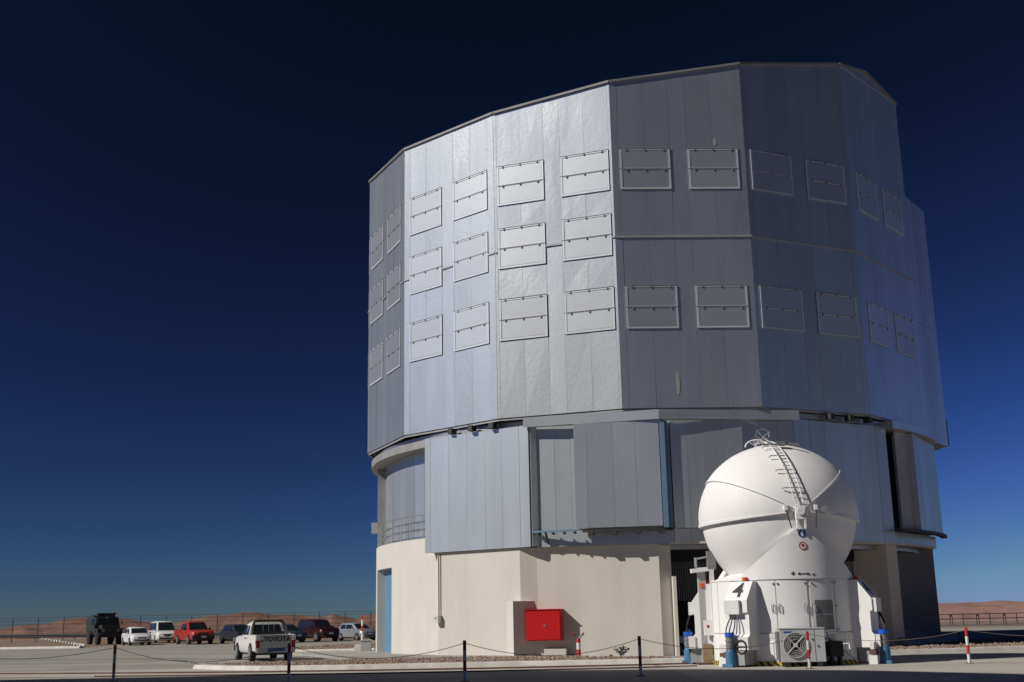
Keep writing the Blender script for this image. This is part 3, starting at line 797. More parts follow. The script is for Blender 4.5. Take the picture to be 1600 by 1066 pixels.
# ================================================================ NEIGHBOURING ENCLOSURE (outside the frame, left of the camera)
nb = [(-47.5, 25.0), (-41.9, 24.7), (-33.5, 24.8), (-31.1, 24.3), (-25.9, 22.9), (-21.6, 20.1), (-18.6, 16.7), (-16, 10), (-15.6, -2), (-19, -9), (-28, -13), (-38, -12), (-47, -8), (-51, 2), (-51, 16)]
nbt = thing('telescope_building', 'neighbouring telescope enclosure just outside the left edge of the picture, shading the foreground', 'observatory', (-30, 3, 0))
m = MB(); m.prism([((x + 30) * .95, (y - 3) * .95) for x, y in nb], 0, 4.5); m.build('base_wall', 'concrete', nbt)
m = MB(); m.prism([((x + 30) * .96, (y - 3) * .96) for x, y in nb], 4.52, 9.7); m.build('cladding', 'metal_low', nbt)
m = MB(); m.prism([(x + 30, y - 3) for x, y in nb], 9.72, 25.0); m.build('drum', 'metal', nbt)

# ================================================================ SMALL WHITE DOME (auxiliary telescope)
AT = Vector((8.72, 39.05, 0))
at = thing('dome_telescope', 'small white dome telescope numbered 4 with a ladder over its petals', 'telescope', AT)
RB = 2.34
m = MB(); m.cyl((0, 0, 0.01), 2.43, .13, 72); m.build('hazard_ring', 'hazard', at, smooth=True)
m = MB(); m.cyl((0, 0, 0.14), 2.36, .83, 72); m.build('skirt', 'white_paint', at, smooth=True)
m = MB(); m.cyl((0, 0, 0.975), RB - .03, 1.63, 72); m.build('body', 'white_dull', at, smooth=True)
# door panels round the body
doors = [(196, 214), (230.5, 251.6), (251.9, 275.4), (277.3, 298.4), (299.2, 320), (326, 333), (353, 372), (150, 195.6)]
for a0, a1 in doors:
    m = MB(); m.sector(a0 + .15, a1 - .15, RB - .04, RB, 1.0, 2.585, 12); d_ = m.build('door', 'white_paint', at, smooth=True)
def loop_handle(a, z, parent):
    m = MB(); x, y = pol_(a, RB + .035); t = Vector((-sin(radians(a)), cos(radians(a)), 0)); r = Vector((cos(radians(a)), sin(radians(a)), 0)); c = Vector((x, y, z))
    m.tube([c + t * .05 + Vector((0, 0, -.14)), c + t * .05 + Vector((0, 0, .08)), c - t * .02 + Vector((0, 0, .14)), c - t * .06 + Vector((0, 0, .10)), c - t * .05 + Vector((0, 0, -.10))], .013, 5, closed=True)
    m.build('handle', 'steel', parent)
for a in (249.7, 254.3, 273.6, 279.6): loop_handle(a, 1.72, at)
for a, z in ((250.3, 2.47), (253.5, 2.47), (273.8, 2.47), (279, 2.47), (297, 2.47), (300.5, 2.47), (297, 1.06), (300.8, 1.06), (297.6, 1.76), (300.4, 1.76), (273.8, 1.06)):
    x, y = pol_(a, RB + .015); m = MB(); m.box((x, y, z), (.045, .04, .05), rz=radians(a - 90)); m.build('latch', 'steel', at)
for z0, z1 in ((1.06, 1.50), (1.53, 1.95)):
    m = MB(); m.sector(280.6, 296, RB - .01, RB + .012, z0, z1, 8); gmesh = m.build('vent_grille', 'grille_grey', at, smooth=True)
for a in (258.6, 297.5):
    pass
m = MB(); m.sector(241.5, 247.7, 2.35, 2.375, .3, .72, 4); m.build('hatch', 'white_paint', at)
m = MB(); m.sector(305.5, 313, 2.35, 2.375, .3, .82, 4); m.build('hatch', 'white_paint', at)
m = MB(); m.sector(245, 331, 2.345, 2.372, .83, .95, 24); m.build('skirt_band', 'white_dull', at, smooth=True)
# top deck: a shallow cone inside the gables
m = MB(); nn = 64
m.add([(RB * cos(2 * pi * k / nn), RB * sin(2 * pi * k / nn), 2.63) for k in range(nn)] + [(1.3 * cos(2 * pi * k / nn), 1.3 * sin(2 * pi * k / nn), 2.95) for k in range(nn)], [(k, (k + 1) % nn, nn + (k + 1) % nn, nn + k) for k in range(nn)])
m.cyl((0, 0, 2.6), RB + .01, .03, 72)
m.build('deck', 'white_paint', at, smooth=True)
# front and rear gables that carry the hinges
def gable(a_mid, name):
    m = MB(); n = 40; half = 2.02
    R1, R0 = RB + .03, RB - .14
    outer = []; 
    for i in range(n + 1):
        s = -half + 2 * half * i / n
        z = 4.12 if abs(s) < .22 else 4.12 - (abs(s) - .22) / (half - .22) * (4.12 - 2.72)
        a = radians(a_mid) + s / R1
        outer.append((a, z))
    vs = []
    for a, z in outer:
        vs += [(R1 * cos(a), R1 * sin(a), 2.6), (R1 * cos(a), R1 * sin(a), z), (R0 * cos(a), R0 * sin(a), z), (R0 * cos(a), R0 * sin(a), 2.6)]
    fs = []
    for i in range(n):
        b = 4 * i; c = b + 4
        fs += [(b, c, c + 1, b + 1), (b + 1, c + 1, c + 2, b + 2), (b + 2, c + 2, c + 3, b + 3)]
    fs += [(0, 1, 2, 3), (4 * n + 3, 4 * n + 2, 4 * n + 1, 4 * n)]
    m.add(vs, fs); return m.build(name, 'white_paint', at, smooth=True)
GA = 274.0
gable(GA, 'gable'); gable(GA - 180, 'gable')
# dome petals: lunes about the hinge axis
DC = Vector((0.0, 0, 4.66)); AXR = radians(GA - 270)
def lune(name, r, ph0, ph1, thick=.06, n=26, k=26, mat='white_paint', flat=.90, ps0=4, ps1=176):
    m = MB(); vs = []
    for rr in (r, r - thick):
        for i in range(n + 1):
            ph = radians(ph0 + (ph1 - ph0) * i / n)
            for j in range(k + 1):
                ps = radians(ps0 + (ps1 - ps0) * j / k)
                p = Vector((rr * sin(ps) * cos(ph), -rr * flat * cos(ps), rr * sin(ps) * sin(ph)))
                if p.z > 0: p.z *= .91
                p = Matrix.Rotation(AXR, 3, 'Z') @ p
                vs.append(DC + p)
    N = (n + 1) * (k + 1); fs = []
    for i in range(n):
        for j in range(k):
            a = i * (k + 1) + j
            fs.append((a, a + 1, a + k + 2, a + k + 1)); fs.append((N + a, N + a + k + 1, N + a + k + 2, N + a + 1))
    for j in range(k):
        fs.append((j, N + j, N + j + 1, j + 1)); b = n * (k + 1) + j; fs.append((b, b + 1, N + b + 1, N + b))
    m.add(vs, fs)
    return m.build(name, mat, at, smooth=True)
lune('bowl', 2.52, 180, 360, n=36)
lune('petal', 2.62, 146, 185.5, thick=.11)
lune('petal', 2.62, -5.5, 40, thick=.11)
lune('petal', 2.665, 38, 149.5, thick=.07, n=40)
def dp(ph, ps, rr):
    ph, ps = radians(ph), radians(ps); z = rr * sin(ps) * sin(ph)
    return DC + Matrix.Rotation(AXR, 3, 'Z') @ Vector((rr * sin(ps) * cos(ph), -rr * .9 * cos(ps), z * .91 if z > 0 else z))
# rim lips on the petals
def lip(r0, r1, ph, name='petal_lip'):
    m = MB(); pts_o = []; 
    for j in range(31):
        ps = radians(6 + 168 * j / 30)
        q = lambda rr, dph: dp(ph + dph, degrees(ps), rr)
        pts_o.append((q(r0, -.9), q(r1, -.9), q(r1, .9), q(r0, .9)))
    vs = [v for t in pts_o for v in t]; fs = []
    for j in range(30):
        for c in range(4): fs.append((4 * j + c, 4 * j + (c + 1) % 4, 4 * j + 4 + (c + 1) % 4, 4 * j + 4 + c))
    m.add(vs, fs); m.build(name, 'white_paint', at, smooth=True)
lip(2.56, 2.645, 185.0); lip(2.56, 2.645, -5.0); lip(2.60, 2.682, 149.0); lip(2.60, 2.682, 38.5)
# hinge heads, struts
for sgn in (-1, 1):
    m = MB(); p = dp(90, 90 + 84 * sgn, 2.62); m.box((p.x, p.y, 4.62), (.30, .34, .40)); m.cyl((p.x, p.y - .22, 4.66), .12, .44, 20, 'Y'); m.build('hinge', 'white_paint', at, smooth=True)
for x0, x1 in ((-.42, -.30), (.52, .46)):
    c = Vector((0.15, -2.47, 4.5))
    m = MB(); m.tube([c + Vector((x0, .05, .22)), c + Vector((x1, -.02, -.36))], .02, 6); m.build('strut', 'black', at)
    m = MB(); m.box(tuple(c + Vector((x0, .1, .28))), (.10, .14, .16)); m.build('strut_bracket', 'white_paint', at)
for dx in (-.12, .12):
    m = MB(); m.box((.17 + dx, -2.42, 4.36), (.05, .16, .48)); m.build('hinge_plate', 'white_paint', at)
# ladder over the top petal
lad_l, lad_r = [], []
for j in range(25):
    ps = 6 + (96 - 6) * j / 24
    ctr = dp(97, ps, 2.665 + .13)
    lad_l.append(ctr + Vector((-.13, 0, 0))); lad_r.append(ctr + Vector((.13, 0, 0)))
for side in (lad_l, lad_r):
    m = MB(); m.tube(side, .02, 6); m.build('ladder_rail', 'white_paint', at, smooth=True)
for j in range(1, 24, 1):
    m = MB(); m.tube([lad_l[j], lad_r[j]], .013, 5); m.build('rung', 'grey_paint', at)
for j in (3, 7, 11, 15, 19):
    b = dp(97, 6 + 90 * j / 24, 2.71)
    m = MB(); m.tube([lad_l[j] + Vector((-.22, 0, 0)), lad_r[j] + Vector((.02, 0, 0))], .02, 5); m.tube([lad_l[j] + Vector((-.22, 0, 0)), b + Vector((-.40, 0, 0))], .02, 5); m.tube([lad_r[j], b + Vector((.15, 0, 0))], .02, 5)
    m.build('ladder_bracket', 'grey_paint', at)
# sensor arm on the ladder
m = MB(); c = lad_r[16]; m.box((c.x + .12, c.y - .05, c.z + .02), (.30, .2, .14)); m.tube([c + Vector((.1, -.05, .05)), c + Vector((.72, -.1, -.06))], .05, 6); m.tube([c + Vector((-.5, -.05, 0)), c + Vector((.1, -.05, 0))], .03, 6); m.build('sensor_arm', 'grille_grey', at)
# hoop on top and mast with wind sensor
m = MB(); top_c = dp(104, 92, 2.68)
m.tube([top_c + Vector((-.30 + .40 * (1 - cos(t)), -.15, .24 * sin(t))) for t in [pi * i / 14 for i in range(15)]], .026, 6)
for t in (pi * .25, pi * .4, pi * .55): m.tube([top_c + Vector((-.30 + .40 * (1 - cos(t)), -.15, .24 * sin(t))), top_c + Vector((.05 + .2 * cos(t), -.1, -.02))], .013, 5)
m.build('hoop', 'white_paint', at, smooth=True)
m = MB(); t0 = top_c + Vector((.28, -.1, .2)); m.tube([t0 + Vector((0, 0, -.25)), t0 + Vector((.05, 0, .12))], .03, 6); m.tube([t0 + Vector((.05, 0, .12)), t0 + Vector((.34, 0, -.1))], .028, 6); m.tube([t0 + Vector((.05, 0, .12)), t0 + Vector((-.1, 0, -.1))], .025, 6)
m.build('mast', 'white_paint', at)
m = MB(); e = t0 + Vector((.05, 0, .14))
ringp = [e + Vector((  .24 * cos(2 * pi * i / 6 + .3), .1 * sin(2 * pi * i / 6), .10 + .20 * sin(2 * pi * i / 6 + .3))) for i in range(6)]
m.tube(ringp, .016, 5, closed=True)
for p in ringp[::2]: m.tube([e, p], .012, 5)
for p in ringp: m.box(tuple(p), (.05, .05, .05))
m.build('wind_sensor', 'steel', at)
m = MB(); m.box(tuple(t0 + Vector((.40, 0, -.16))), (.2, .1, .1), ry=.5); m.build('camera_head', 'black', at)
m = MB(); m.box(tuple(t0 + Vector((.12, -.2, -.24))), (.14, .1, .08)); m.build('amber_lamp', 'orange_light', at)

# leg housings with the number 4
def leg_housing(az, number):
    R = Matrix.Rotation(radians(az), 4, 'Z')     # local +X outward
    prof = [(2.25, 2.56), (2.55, 2.56), (2.98, 1.98), (2.98, 1.62), (2.9, 1.58), (2.9, .98), (2.98, .88), (2.98, .50), (2.25, .50)]
    w = .40
    m = MB(); n = len(prof)
    vs = [R @ Vector((x, -w, z)) for x, z in prof] + [R @ Vector((x, w, z)) for x, z in prof]
    m.add(vs, [tuple(range(n)), tuple(range(2 * n - 1, n - 1, -1))] + [(i, n + i, n + (i + 1) % n, (i + 1) % n) for i in range(n)])
    hs = m.build('leg_housing', 'white_paint', at)
    m = MB(); c = R @ Vector((3.02, w - .12 if az < 300 else -w + .2, .70)); m.box(tuple(c), (.22, .34, .38), rz=radians(az)); m.build('side_pod', 'white_dull', hs)
    m = MB(); c = R @ Vector((3.04, -.08, 1.78)); m.box(tuple(c), (.12, .52, .42), rz=radians(az)); m.build('terminal_box', 'white_dull', hs)
    nrm = Vector((.58, 0, .43)).normalized(); up = Vector((-.43, 0, .58)).normalized(); rt = Vector((0, 1, 0))
    o_ = Vector((2.765, 0.0, 2.275)) + nrm * .004
    mt = R @ frame_mtx(o_, rt, up)
    lettering('4', .74, 'dark_letter', hs, mt, bold=.014, name='number')
    m = MB(); c = R @ Vector((2.42, 0.05, 2.56)); m.cyl(tuple(c), .085, .13, 14); m.build('beacon', 'orange_light', hs, smooth=True)
    m = MB(); c = R @ Vector((2.42, 0.05, 2.545)); m.cyl(tuple(c), .1, .03, 14); m.build('beacon_base', 'black', hs)
    # jack below: blue foot, motor, blue cap, hand wheel, cables
    x0 = 3.0
    jk = MB(); c = R @ Vector((x0 + .18, -.15, .02)); jk.cyl(tuple(c), .165, .42, 20); jk.cyl((c.x, c.y, .44), .15, .10, 20, r2=.13); jk.box((c.x, c.y, .06), (.45, .36, .1), rz=radians(az)); j_ = jk.build('jack_foot', 'jack_blue', hs, smooth=True)
    jm = MB(); jm.cyl((c.x, c.y, .54), .13, .36, 18); jm.cyl((c.x, c.y, .62), .145, .05, 18); jm.cyl((c.x, c.y, .75), .145, .05, 18); jm.build('motor', 'grille_grey', hs, smooth=True)
    jc = MB(); jc.cyl((c.x, c.y, .90), .15, .13, 18); jc.build('motor_cap', 'cap_blue', hs, smooth=True)
    wv = MB(); q = R @ Vector((x0 + .12, .20, .60)); wv.tube([q + R.to_3x3() @ Vector((0.02 * sin(t), .19 * cos(t), .19 * sin(t))) for t in [2 * pi * i / 16 for i in range(16)]], .035, 6, closed=True); wv.tube([q + R.to_3x3() @ Vector((0, -.19, 0)), q + R.to_3x3() @ Vector((0, .19, 0))], .03, 5); wv.build('hand_wheel', 'black', hs)
    hb = MB(); q = R @ Vector((2.75, 0, .28)); hb.box(tuple(q), (.7, .55, .44), rz=radians(az)); hb.build('leg_beam', 'concrete_grey', hs)
    sm = MB(); q = R @ Vector((x0 - .05, -.52, .3)); sm.box((q.x, q.y, .14), (.26, .26, .26), rz=radians(az)); sm.box((q.x, q.y, .56), (.12, .28, .22), rz=radians(az)); sm.tube([(q.x, q.y, .2), (q.x, q.y, .6)], .05, 6); sm.build('bracket', 'white_dull', hs)
    rs = MB(); rs.box((q.x, q.y, .36), (.2, .22, .12), rz=radians(az)); rs.build('clamp', 'rail_red', hs)
    for dy in (-.05, 0.0, .06):
        cb = MB(); a = R @ Vector((3.06, -.05 + dy, 1.58)); b = R @ Vector((3.22, -.05 + dy * 2.6, 1.25)); d = R @ Vector((3.24, -.15 + dy * 3.5, 1.05)); e2 = Vector((c.x + dy, c.y, .98))
        P = []
        for t in [i / 10 for i in range(11)]:
            P.append((1 - t) ** 3 * a + 3 * t * (1 - t) ** 2 * b + 3 * t * t * (1 - t) * d + t ** 3 * e2)
        cb.tube(P, .02, 5); cb.build('cable', 'black', hs, smooth=True)
    return hs
leg_housing(228, '4'); leg_housing(327, '4'); leg_housing(168, '4')
# lettering and signs on the front gable
def on_cyl(a, z, r=RB + .036):
    x, y = pol_(a, r); return frame_mtx((x, y, z), (-sin(radians(a)), cos(radians(a)), 0), (0, 0, 1))
lettering('+', .24, 'dark_letter', at, on_cyl(265.6, 2.75), bold=.006)
lettering('-', .30, 'dark_letter', at, on_cyl(281.2, 2.75), bold=.006)
m = MB(); m.box((0, 0, 0), (.26, .03, .008)); m.v = [(v[0], v[1], v[2]) for v in m.v]
for sg in (-1, 1): m.add([(sg * .12, .045, -.004), (sg * .12, -.045, -.004), (sg * .2, 0, -.004), (sg * .12, .045, .004), (sg * .12, -.045, .004), (sg * .2, 0, .004)], [(0, 1, 2), (3, 5, 4), (0, 3, 4, 1), (1, 4, 5, 2), (2, 5, 3, 0)])
mt = on_cyl(273.4, 2.75); m.v = [tuple(mt @ Vector(v)) for v in m.v]; m.build('arrow', 'dark_letter', at)
def disc(mt, r, mat, z=0.0, name='sign', r0=None, n=28):
    m = MB()
    if r0 is None: m.add([mt @ Vector((r * cos(2 * pi * i / n), r * sin(2 * pi * i / n), z)) for i in range(n)], [tuple(range(n))])
    else:
        m.add([mt @ Vector((q * cos(2 * pi * i / n), q * sin(2 * pi * i / n), z)) for q in (r, r0) for i in range(n)], [(i, (i + 1) % n, n + (i + 1) % n, n + i) for i in range(n)])
    return m.build(name, mat, at)
mt = on_cyl(274.6, 3.98, RB + .04); disc(mt, .125, 'sign_blue')
m = MB(); m.add([mt @ Vector((x, y, .004)) for x, y in ((-.02, .05), (.03, .05), (.045, .01), (.03, -.08), (-.035, -.08), (-.05, 0))], [(5, 4, 3, 2, 1, 0)]); m.add([mt @ Vector((.03 * cos(t), .075 + .03 * sin(t), .004)) for t in [2 * pi * i / 10 for i in range(10)]], [tuple(range(10))]); m.build('sign_figure', 'sign_white', at)
mt = on_cyl(274.4, 3.60, RB + .04); disc(mt, .125, 'sign_white'); disc(mt, .125, 'sign_red', .004, 'sign_ring', .095)
m = MB(); m.add([mt @ Vector((x, y, .005)) for x, y in ((-.06, .05), (.05, .05), (.05, .0), (.0, -.05), (-.03, -.01))], [(4, 3, 2, 1, 0)]); m.build('sign_figure', 'sign_red', at)
x, y = pol_(205, RB + .02); mt = on_cyl(208.5, 1.57, RB + .012)
m = MB(); m.add([mt @ Vector(v) for v in ((-.11, -.09, 0), (.11, -.09, 0), (0, .12, 0))], [(0, 1, 2)]); m.build('warning_sign', 'yellow', at)
# stair bracket on the skirt
m = MB(); c = Vector((*pol_(300.5, 2.42), .55)); 
m.tube([c + Vector((-.25, 0, .05)), c + Vector((.22, 0, .08))], .03, 5); m.tube([c + Vector((0, -.08, -.1)), c + Vector((.42, -.1, -.45))], .03, 5); m.tube([c + Vector((.22, 0, .08)), c + Vector((.22, -.04, -.2))], .03, 5); m.tube([c + Vector((-.25, -.03, .05)), c + Vector((-.18, -.06, -.1))], .05, 6)
m.build('tow_bracket', 'white_dull', at)

# ---------------------------------------------------------------- service column left of the dome
col = thing('service_column', 'white service column with a grey head, left of the small dome', 'column', (6.15, 39.2, 0))
m = MB(); m.box((-.05, .1, 1.55), (.24, .24, 3.1)); m.build('post', 'grey_paint', col)
m = MB(); m.box((.26, -.12, 1.55), (.13, .13, 3.1)); m.build('post', 'white_dull', col)
m = MB(); m.box((-.02, 0, 3.02), (.75, .32, .13), ry=-.10); m.build('top_arm', 'white_paint', col)
m = MB(); m.box((.28, -.06, 3.33), (.27, .27, .58)); m.build('head', 'grille_grey', col)
m = MB(); m.tube([(-.22, 0, 3.37), (.2, -.04, 3.44)], .035, 6); m.tube([(-.22, 0, 3.1), (-.22, 0, 3.42)], .05, 6); m.build('bracket', 'steel', col)
m = MB(); m.box((.08, -.16, 1.16), (.34, .12, .48)); m.build('control_box', 'white_paint', col)
m = MB(); m.cyl((.04, -.222, 1.2), .05, .012, 14, 'Y'); m.build('dial', 'sign_red', col)
m = MB(); m.box((.0, -.12, .35), (.3, .1, .6)); m.build('lower_plate', 'wood', col)
m = MB(); m.box((.1, 0, .03), (.9, .6, .06)); m.build('foot_plate', 'rail_red', col)
m = MB(); m.cyl((-.05, .02, 2.45), .09, .13, 12); m.build('beacon', 'orange_light', col, smooth=True)

# ---------------------------------------------------------------- air-conditioning unit
ac = thing('air_conditioner', 'pale grey air-conditioning unit with a round fan before the dome', 'air conditioner', (8.53, 36.30, 0), rz=radians(-2))
m = MB(); m.box((0, 0, .63), (1.32, .50, .96)); m.build('case', 'ac_grey', ac)
m = MB(); m.box((0, 0, 1.125), (1.36, .54, .03)); m.build('top_cover', 'ac_grey', ac)
m = MB(); fx, fz = -.22, .64
m.cyl((fx, -.262, fz), .37, .015, 36, 'Y'); m.build('fan_opening', 'grille_grey', ac)
for r in (.36, .31, .26, .21, .16):
    m = MB(); m.tube([(fx + r * cos(2 * pi * i / 28), -.285, fz + r * sin(2 * pi * i / 28)) for i in range(28)], .009 if r < .35 else .02, 5, closed=True); m.build('guard_ring', 'grey_paint', ac)
for t in (pi / 4, 3 * pi / 4):
    m = MB(); m.tube([(fx - .36 * cos(t), -.295, fz - .36 * sin(t)), (fx + .36 * cos(t), -.295, fz + .36 * sin(t))], .02, 5); m.build('guard_bar', 'grey_paint', ac)
m = MB(); m.cyl((fx, -.31, fz), .06, .05, 16, 'Y'); m.build('guard_hub', 'white_dull', ac)
for k in range(5):
    m = MB(); a = 2 * pi * k / 5; m.box((fx + .17 * cos(a), -.27, fz + .17 * sin(a)), (.3, .012, .11), ry=-a); m.build('fan_blade', 'black', ac)
m = MB(); m.box((.36, -.253, .63), (.012, .01, .9)); m.build('panel_joint', 'grille_grey', ac)
for x, z in ((.30, .80), (.46, .60)):
    m = MB(); m.cyl((x, -.27, z), .025, .02, 10, 'Y'); m.build('knob', 'black', ac)
m = MB(); m.box((-.42, -.254, 1.02), (.26, .008, .045)); m.build('badge', 'sign_blue', ac)
m = MB(); m.box((-.70, .02, .62), (.05, .40, .84)); m.build('side_grille', 'grille_grey', ac)
for x in (-.48, .48):
    m = MB(); m.box((x, 0, .075), (.16, .55, .15)); m.build('foot', 'trim_black', ac)
bx = thing('equipment_box', 'black equipment box standing right of the air-conditioning unit', 'box', (9.62, 36.6, 0))
m = MB(); m.box((0, 0, .50), (.40, .42, .46)); m.build('case', 'black', bx)
m = MB(); m.box((-.26, 0, .42), (.12, .25, .2)); m.build('coupling', 'rubber', bx)
for x in (-.12, .12):
    m = MB(); m.box((x, 0, .14), (.07, .3, .28)); m.build('leg', 'trim_black', bx)
m = MB(); m.tube([(-.22, 0, 1.0), (-.2, -.02, .85), (-.1, 0, .72)], .02, 5); m.build('cable', 'black', bx)

# ================================================================ THINGS ON AND BEFORE THE BUILDING
def wall_frame(a, r, z):
    """origin on the base wall at angle a (around the building), local X to the right, Y out of the wall"""
    x, y = pol_(a, r); return (CEN[0] + x, CEN[1] + y, z)
# red cabinet on the wall, with the concrete block beside it
P = Vector(pol_(244.8, 14.12)); Q = Vector(pol_(265.6, 13.92)); U = (Q - P).normalized(); WR = atan2(U.y, U.x); WN = Vector((U.y, -U.x))
def on_wall(s, out, z): 
    p = P + U * s + WN * out; return (CEN[0] + p.x, CEN[1] + p.y, z)
cab = thing('hose_cabinet', 'red metal cabinet mounted low on the cream concrete wall', 'cabinet', on_wall(.32, .25, .66), rz=WR)
m = MB(); m.box((0, 0, .62), (1.44, .48, 1.22)); m.build('case', 'red_paint', cab)
m = MB(); m.box((0, -.25, .62), (1.36, .03, 1.14)); m.build('door', 'red_paint', cab)
m = MB(); m.cyl((.05, -.29, .6), .04, .04, 12, 'Y'); m.build('knob', 'steel', cab)
m = MB(); m.box((0, -.02, 1.245), (1.48, .56, .03)); m.build('lid', 'red_paint', cab)
_k = Vector((-.175, 48.72)); _c = _k + Vector((cos(radians(30)), sin(radians(30)))) * .52 + Vector((cos(radians(120)), sin(radians(120)))) * .27
blk = thing('concrete_block', 'tall cream concrete buttress against the wall left of the red cabinet', 'block', (_c.x, _c.y, 0), rz=radians(30))
m = MB(); m.box((0, 0, 1.13), (1.04, .54, 2.26)); m.build('block', 'concrete', blk)
lw = thing('low_wall', 'low cream concrete upstand below and right of the red cabinet', 'wall', on_wall(.75, .28, 0), rz=WR)
m = MB(); m.box((0, 0, .17), (.9, .3, .34)); m.build('upstand', 'concrete', lw)
# hydrant
hy = thing('hydrant', 'red and white standpipe with dark valves before the cream wall', 'hydrant', (2.42, 48.1, 0))
for z0, z1, mt_ in ((0, .32, 'red_post'), (.32, .58, 'white_dull'), (.58, .72, 'red_post')):
    m = MB(); m.cyl((0, 0, z0), .085, z1 - z0, 16); m.build('pipe', mt_, hy, smooth=True)
m = MB(); m.tube([(0, 0, .72), (-.08, 0, .82), (-.2, -.02, .9)], .045, 6); m.tube([(0, 0, .72), (.1, 0, .84), (.18, -.02, .93)], .045, 6); m.build('valve', 'grille_grey', hy)
m = MB(); m.cyl((-.24, -.02, .9), .06, .05, 10, 'X'); m.cyl((.18, -.02, .92), .06, .05, 10, 'X'); m.build('outlet', 'red_post', hy)
# conduit and lamp box on the wall
P2 = Vector(pol_(224.5, 14.45)); Q2 = Vector(pol_(242.2, 14.42)); U2 = (Q2 - P2).normalized(); N2 = Vector((U2.y, -U2.x)); W2 = atan2(U2.y, U2.x)
p = P2 + U2 * .12 + N2 * .07
cdt = thing('wall_box', 'small white box at the end of a pipe on the cream wall', 'junction box', (CEN[0] + p.x, CEN[1] + p.y, 1.45), rz=W2)
m = MB(); m.tube([(0, -.01, .3), (0, -.01, 3.2)], .028, 6); m.build('conduit', 'wood', cdt)
m = MB(); m.box((-.03, -.08, .16), (.26, .24, .32), rx=.1); m.build('box', 'white_dull', cdt)
m = MB(); m.cyl((-.03, -.215, .2), .035, .02, 12, 'Y'); m.build('eye', 'black', cdt)
# small desert shrub by the wall
sh = thing('shrub', 'small grey-green shrub growing at the foot of the cream wall', 'shrub', (4.05, 47.7, .05))
material('shrub_leaf', (.10, .12, .10), .8, col2=(.05, .07, .06), scale=6)
for k in range(7):
    m = MB(); a = random.uniform(0, 6.28); tip = Vector((.4 * cos(a) * random.uniform(.5, 1), .15 * sin(a), random.uniform(.15, .5)))
    m.tube([(0, 0, 0), tuple(tip * .5 + Vector((0, 0, .05))), tuple(tip)], [.02, .012, .005], 5)
    for q in range(14):
        t = random.uniform(.3, 1); c = tip * t + Vector((random.uniform(-.06, .06), random.uniform(-.06, .06), random.uniform(-.05, .05)))
        m.box(tuple(c), (.07, .02, .035), rz=random.uniform(0, 3), rx=random.uniform(-1, 1))
    m.build('branch', 'shrub_leaf', sh)
# blue trestles and white block in the opening
for (x, y, lbl, flip) in ((6.75, 48.2, 'blue steel bracket with a rounded upright in the dark doorway', 1), (7.7, 47.6, 'blue steel beam poking out behind the service column', -1)):
    tr = thing('trestle', lbl, 'trestle', (x, y, 0))
    if flip > 0:
        m = MB(); m.tube([(.1, 0, .05), (.1, 0, .9), (.12, 0, 1.02)], [.1, .11, .08], 10); m.build('upright', 'blue_paint', tr, smooth=True)
        m = MB(); m.box((-.2, 0, .62), (.5, .25, .26)); m.build('beam', 'blue_paint', tr); m = MB(); m.tube([(-.35, 0, .5), (-.15, 0, .1)], .03, 6); m.build('brace', 'blue_paint', tr)
    else:
        m = MB(); m.box((0, 0, .68), (.75, .3, .34), ry=-.06); m.build('beam', 'blue_paint', tr)
        m = MB(); m.box((.2, 0, .9), (.2, .2, .25)); m.build('cap', 'cap_blue', tr)
        m = MB(); m.box((.25, 0, .26), (.16, .16, .52)); m.build('leg', 'blue_dark', tr)
wb = thing('concrete_weight', 'small white concrete block on the ground in the dark doorway', 'block', (6.95, 46.9, 0))
m = MB(); m.box((0, 0, .17), (.32, .3, .34)); m.box((-.28, 0, .12), (.2, .25, .22), rz=.2); m.build('block', 'white_dull', wb)
eb = thing('electric_box', 'small grey electric box standing beside the blue door', 'electric box', (-7.75, 61.4, 0))
m = MB(); m.box((0, 0, .32), (.5, .4, .6)); m.build('case', 'concrete_grey', eb)
m = MB(); m.box((0, -.02, .635), (.56, .46, .04)); m.build('lid', 'grey_paint', eb)
cs = thing('marker_pole', 'red and white marker pole on a block near the silver car', 'pole', (-8.15, 62.8, 0))
m = MB(); m.box((0, 0, .2), (.75, .5, .4)); m.build('block', 'kerb', cs)
for z0, z1, mt_ in ((.4, 1.05, 'white_dull'), (1.05, 1.35, 'red_post'), (1.35, 1.65, 'white_dull'), (1.65, 1.9, 'red_post')):
    m = MB(); m.cyl((0, 0, z0), .05, z1 - z0, 12); m.build('band', mt_, cs, smooth=True)

# ---------------------------------------------------------------- chain posts
POSTS = [(-11.8, 35.2), (-6.2, 32.6), (-1.4, 31.5), (3.3, 32.7), (8.4, 34.9), (13.5, 36.2)]
desc = ['leftmost striped chain post, standing left of the white pickup', 'striped chain post overlapping the tail of the white pickup', 'striped chain post before the cream wall, left of the red cabinet', 'striped chain post right of the red cabinet and hydrant', 'striped chain post in front of the air-conditioning unit', 'bright red and white chain post right of the small dome']
for i, (x, y) in enumerate(POSTS):
    t = thing('chain_post', desc[i], 'post', (x, y, 0), group='striped posts carrying the chain')
    hgt = 1.03; nb_ = 4
    for k in range(nb_):
        m = MB(); m.cyl((0, 0, .02 + hgt * k / nb_), .045, hgt / nb_, 14); m.build('band', 'white_dull' if (k % 2 == 0) else 'red_post', t, smooth=True)
    m = MB(); m.cyl((0, 0, 0), .13, .02, 16); m.build('foot', 'rail_red', t)
PX = [(-18.5, 37.5)] + POSTS + [(19.5, 37.5)]
sag = [.30, .42, .36, .38, .34, .25, .25]
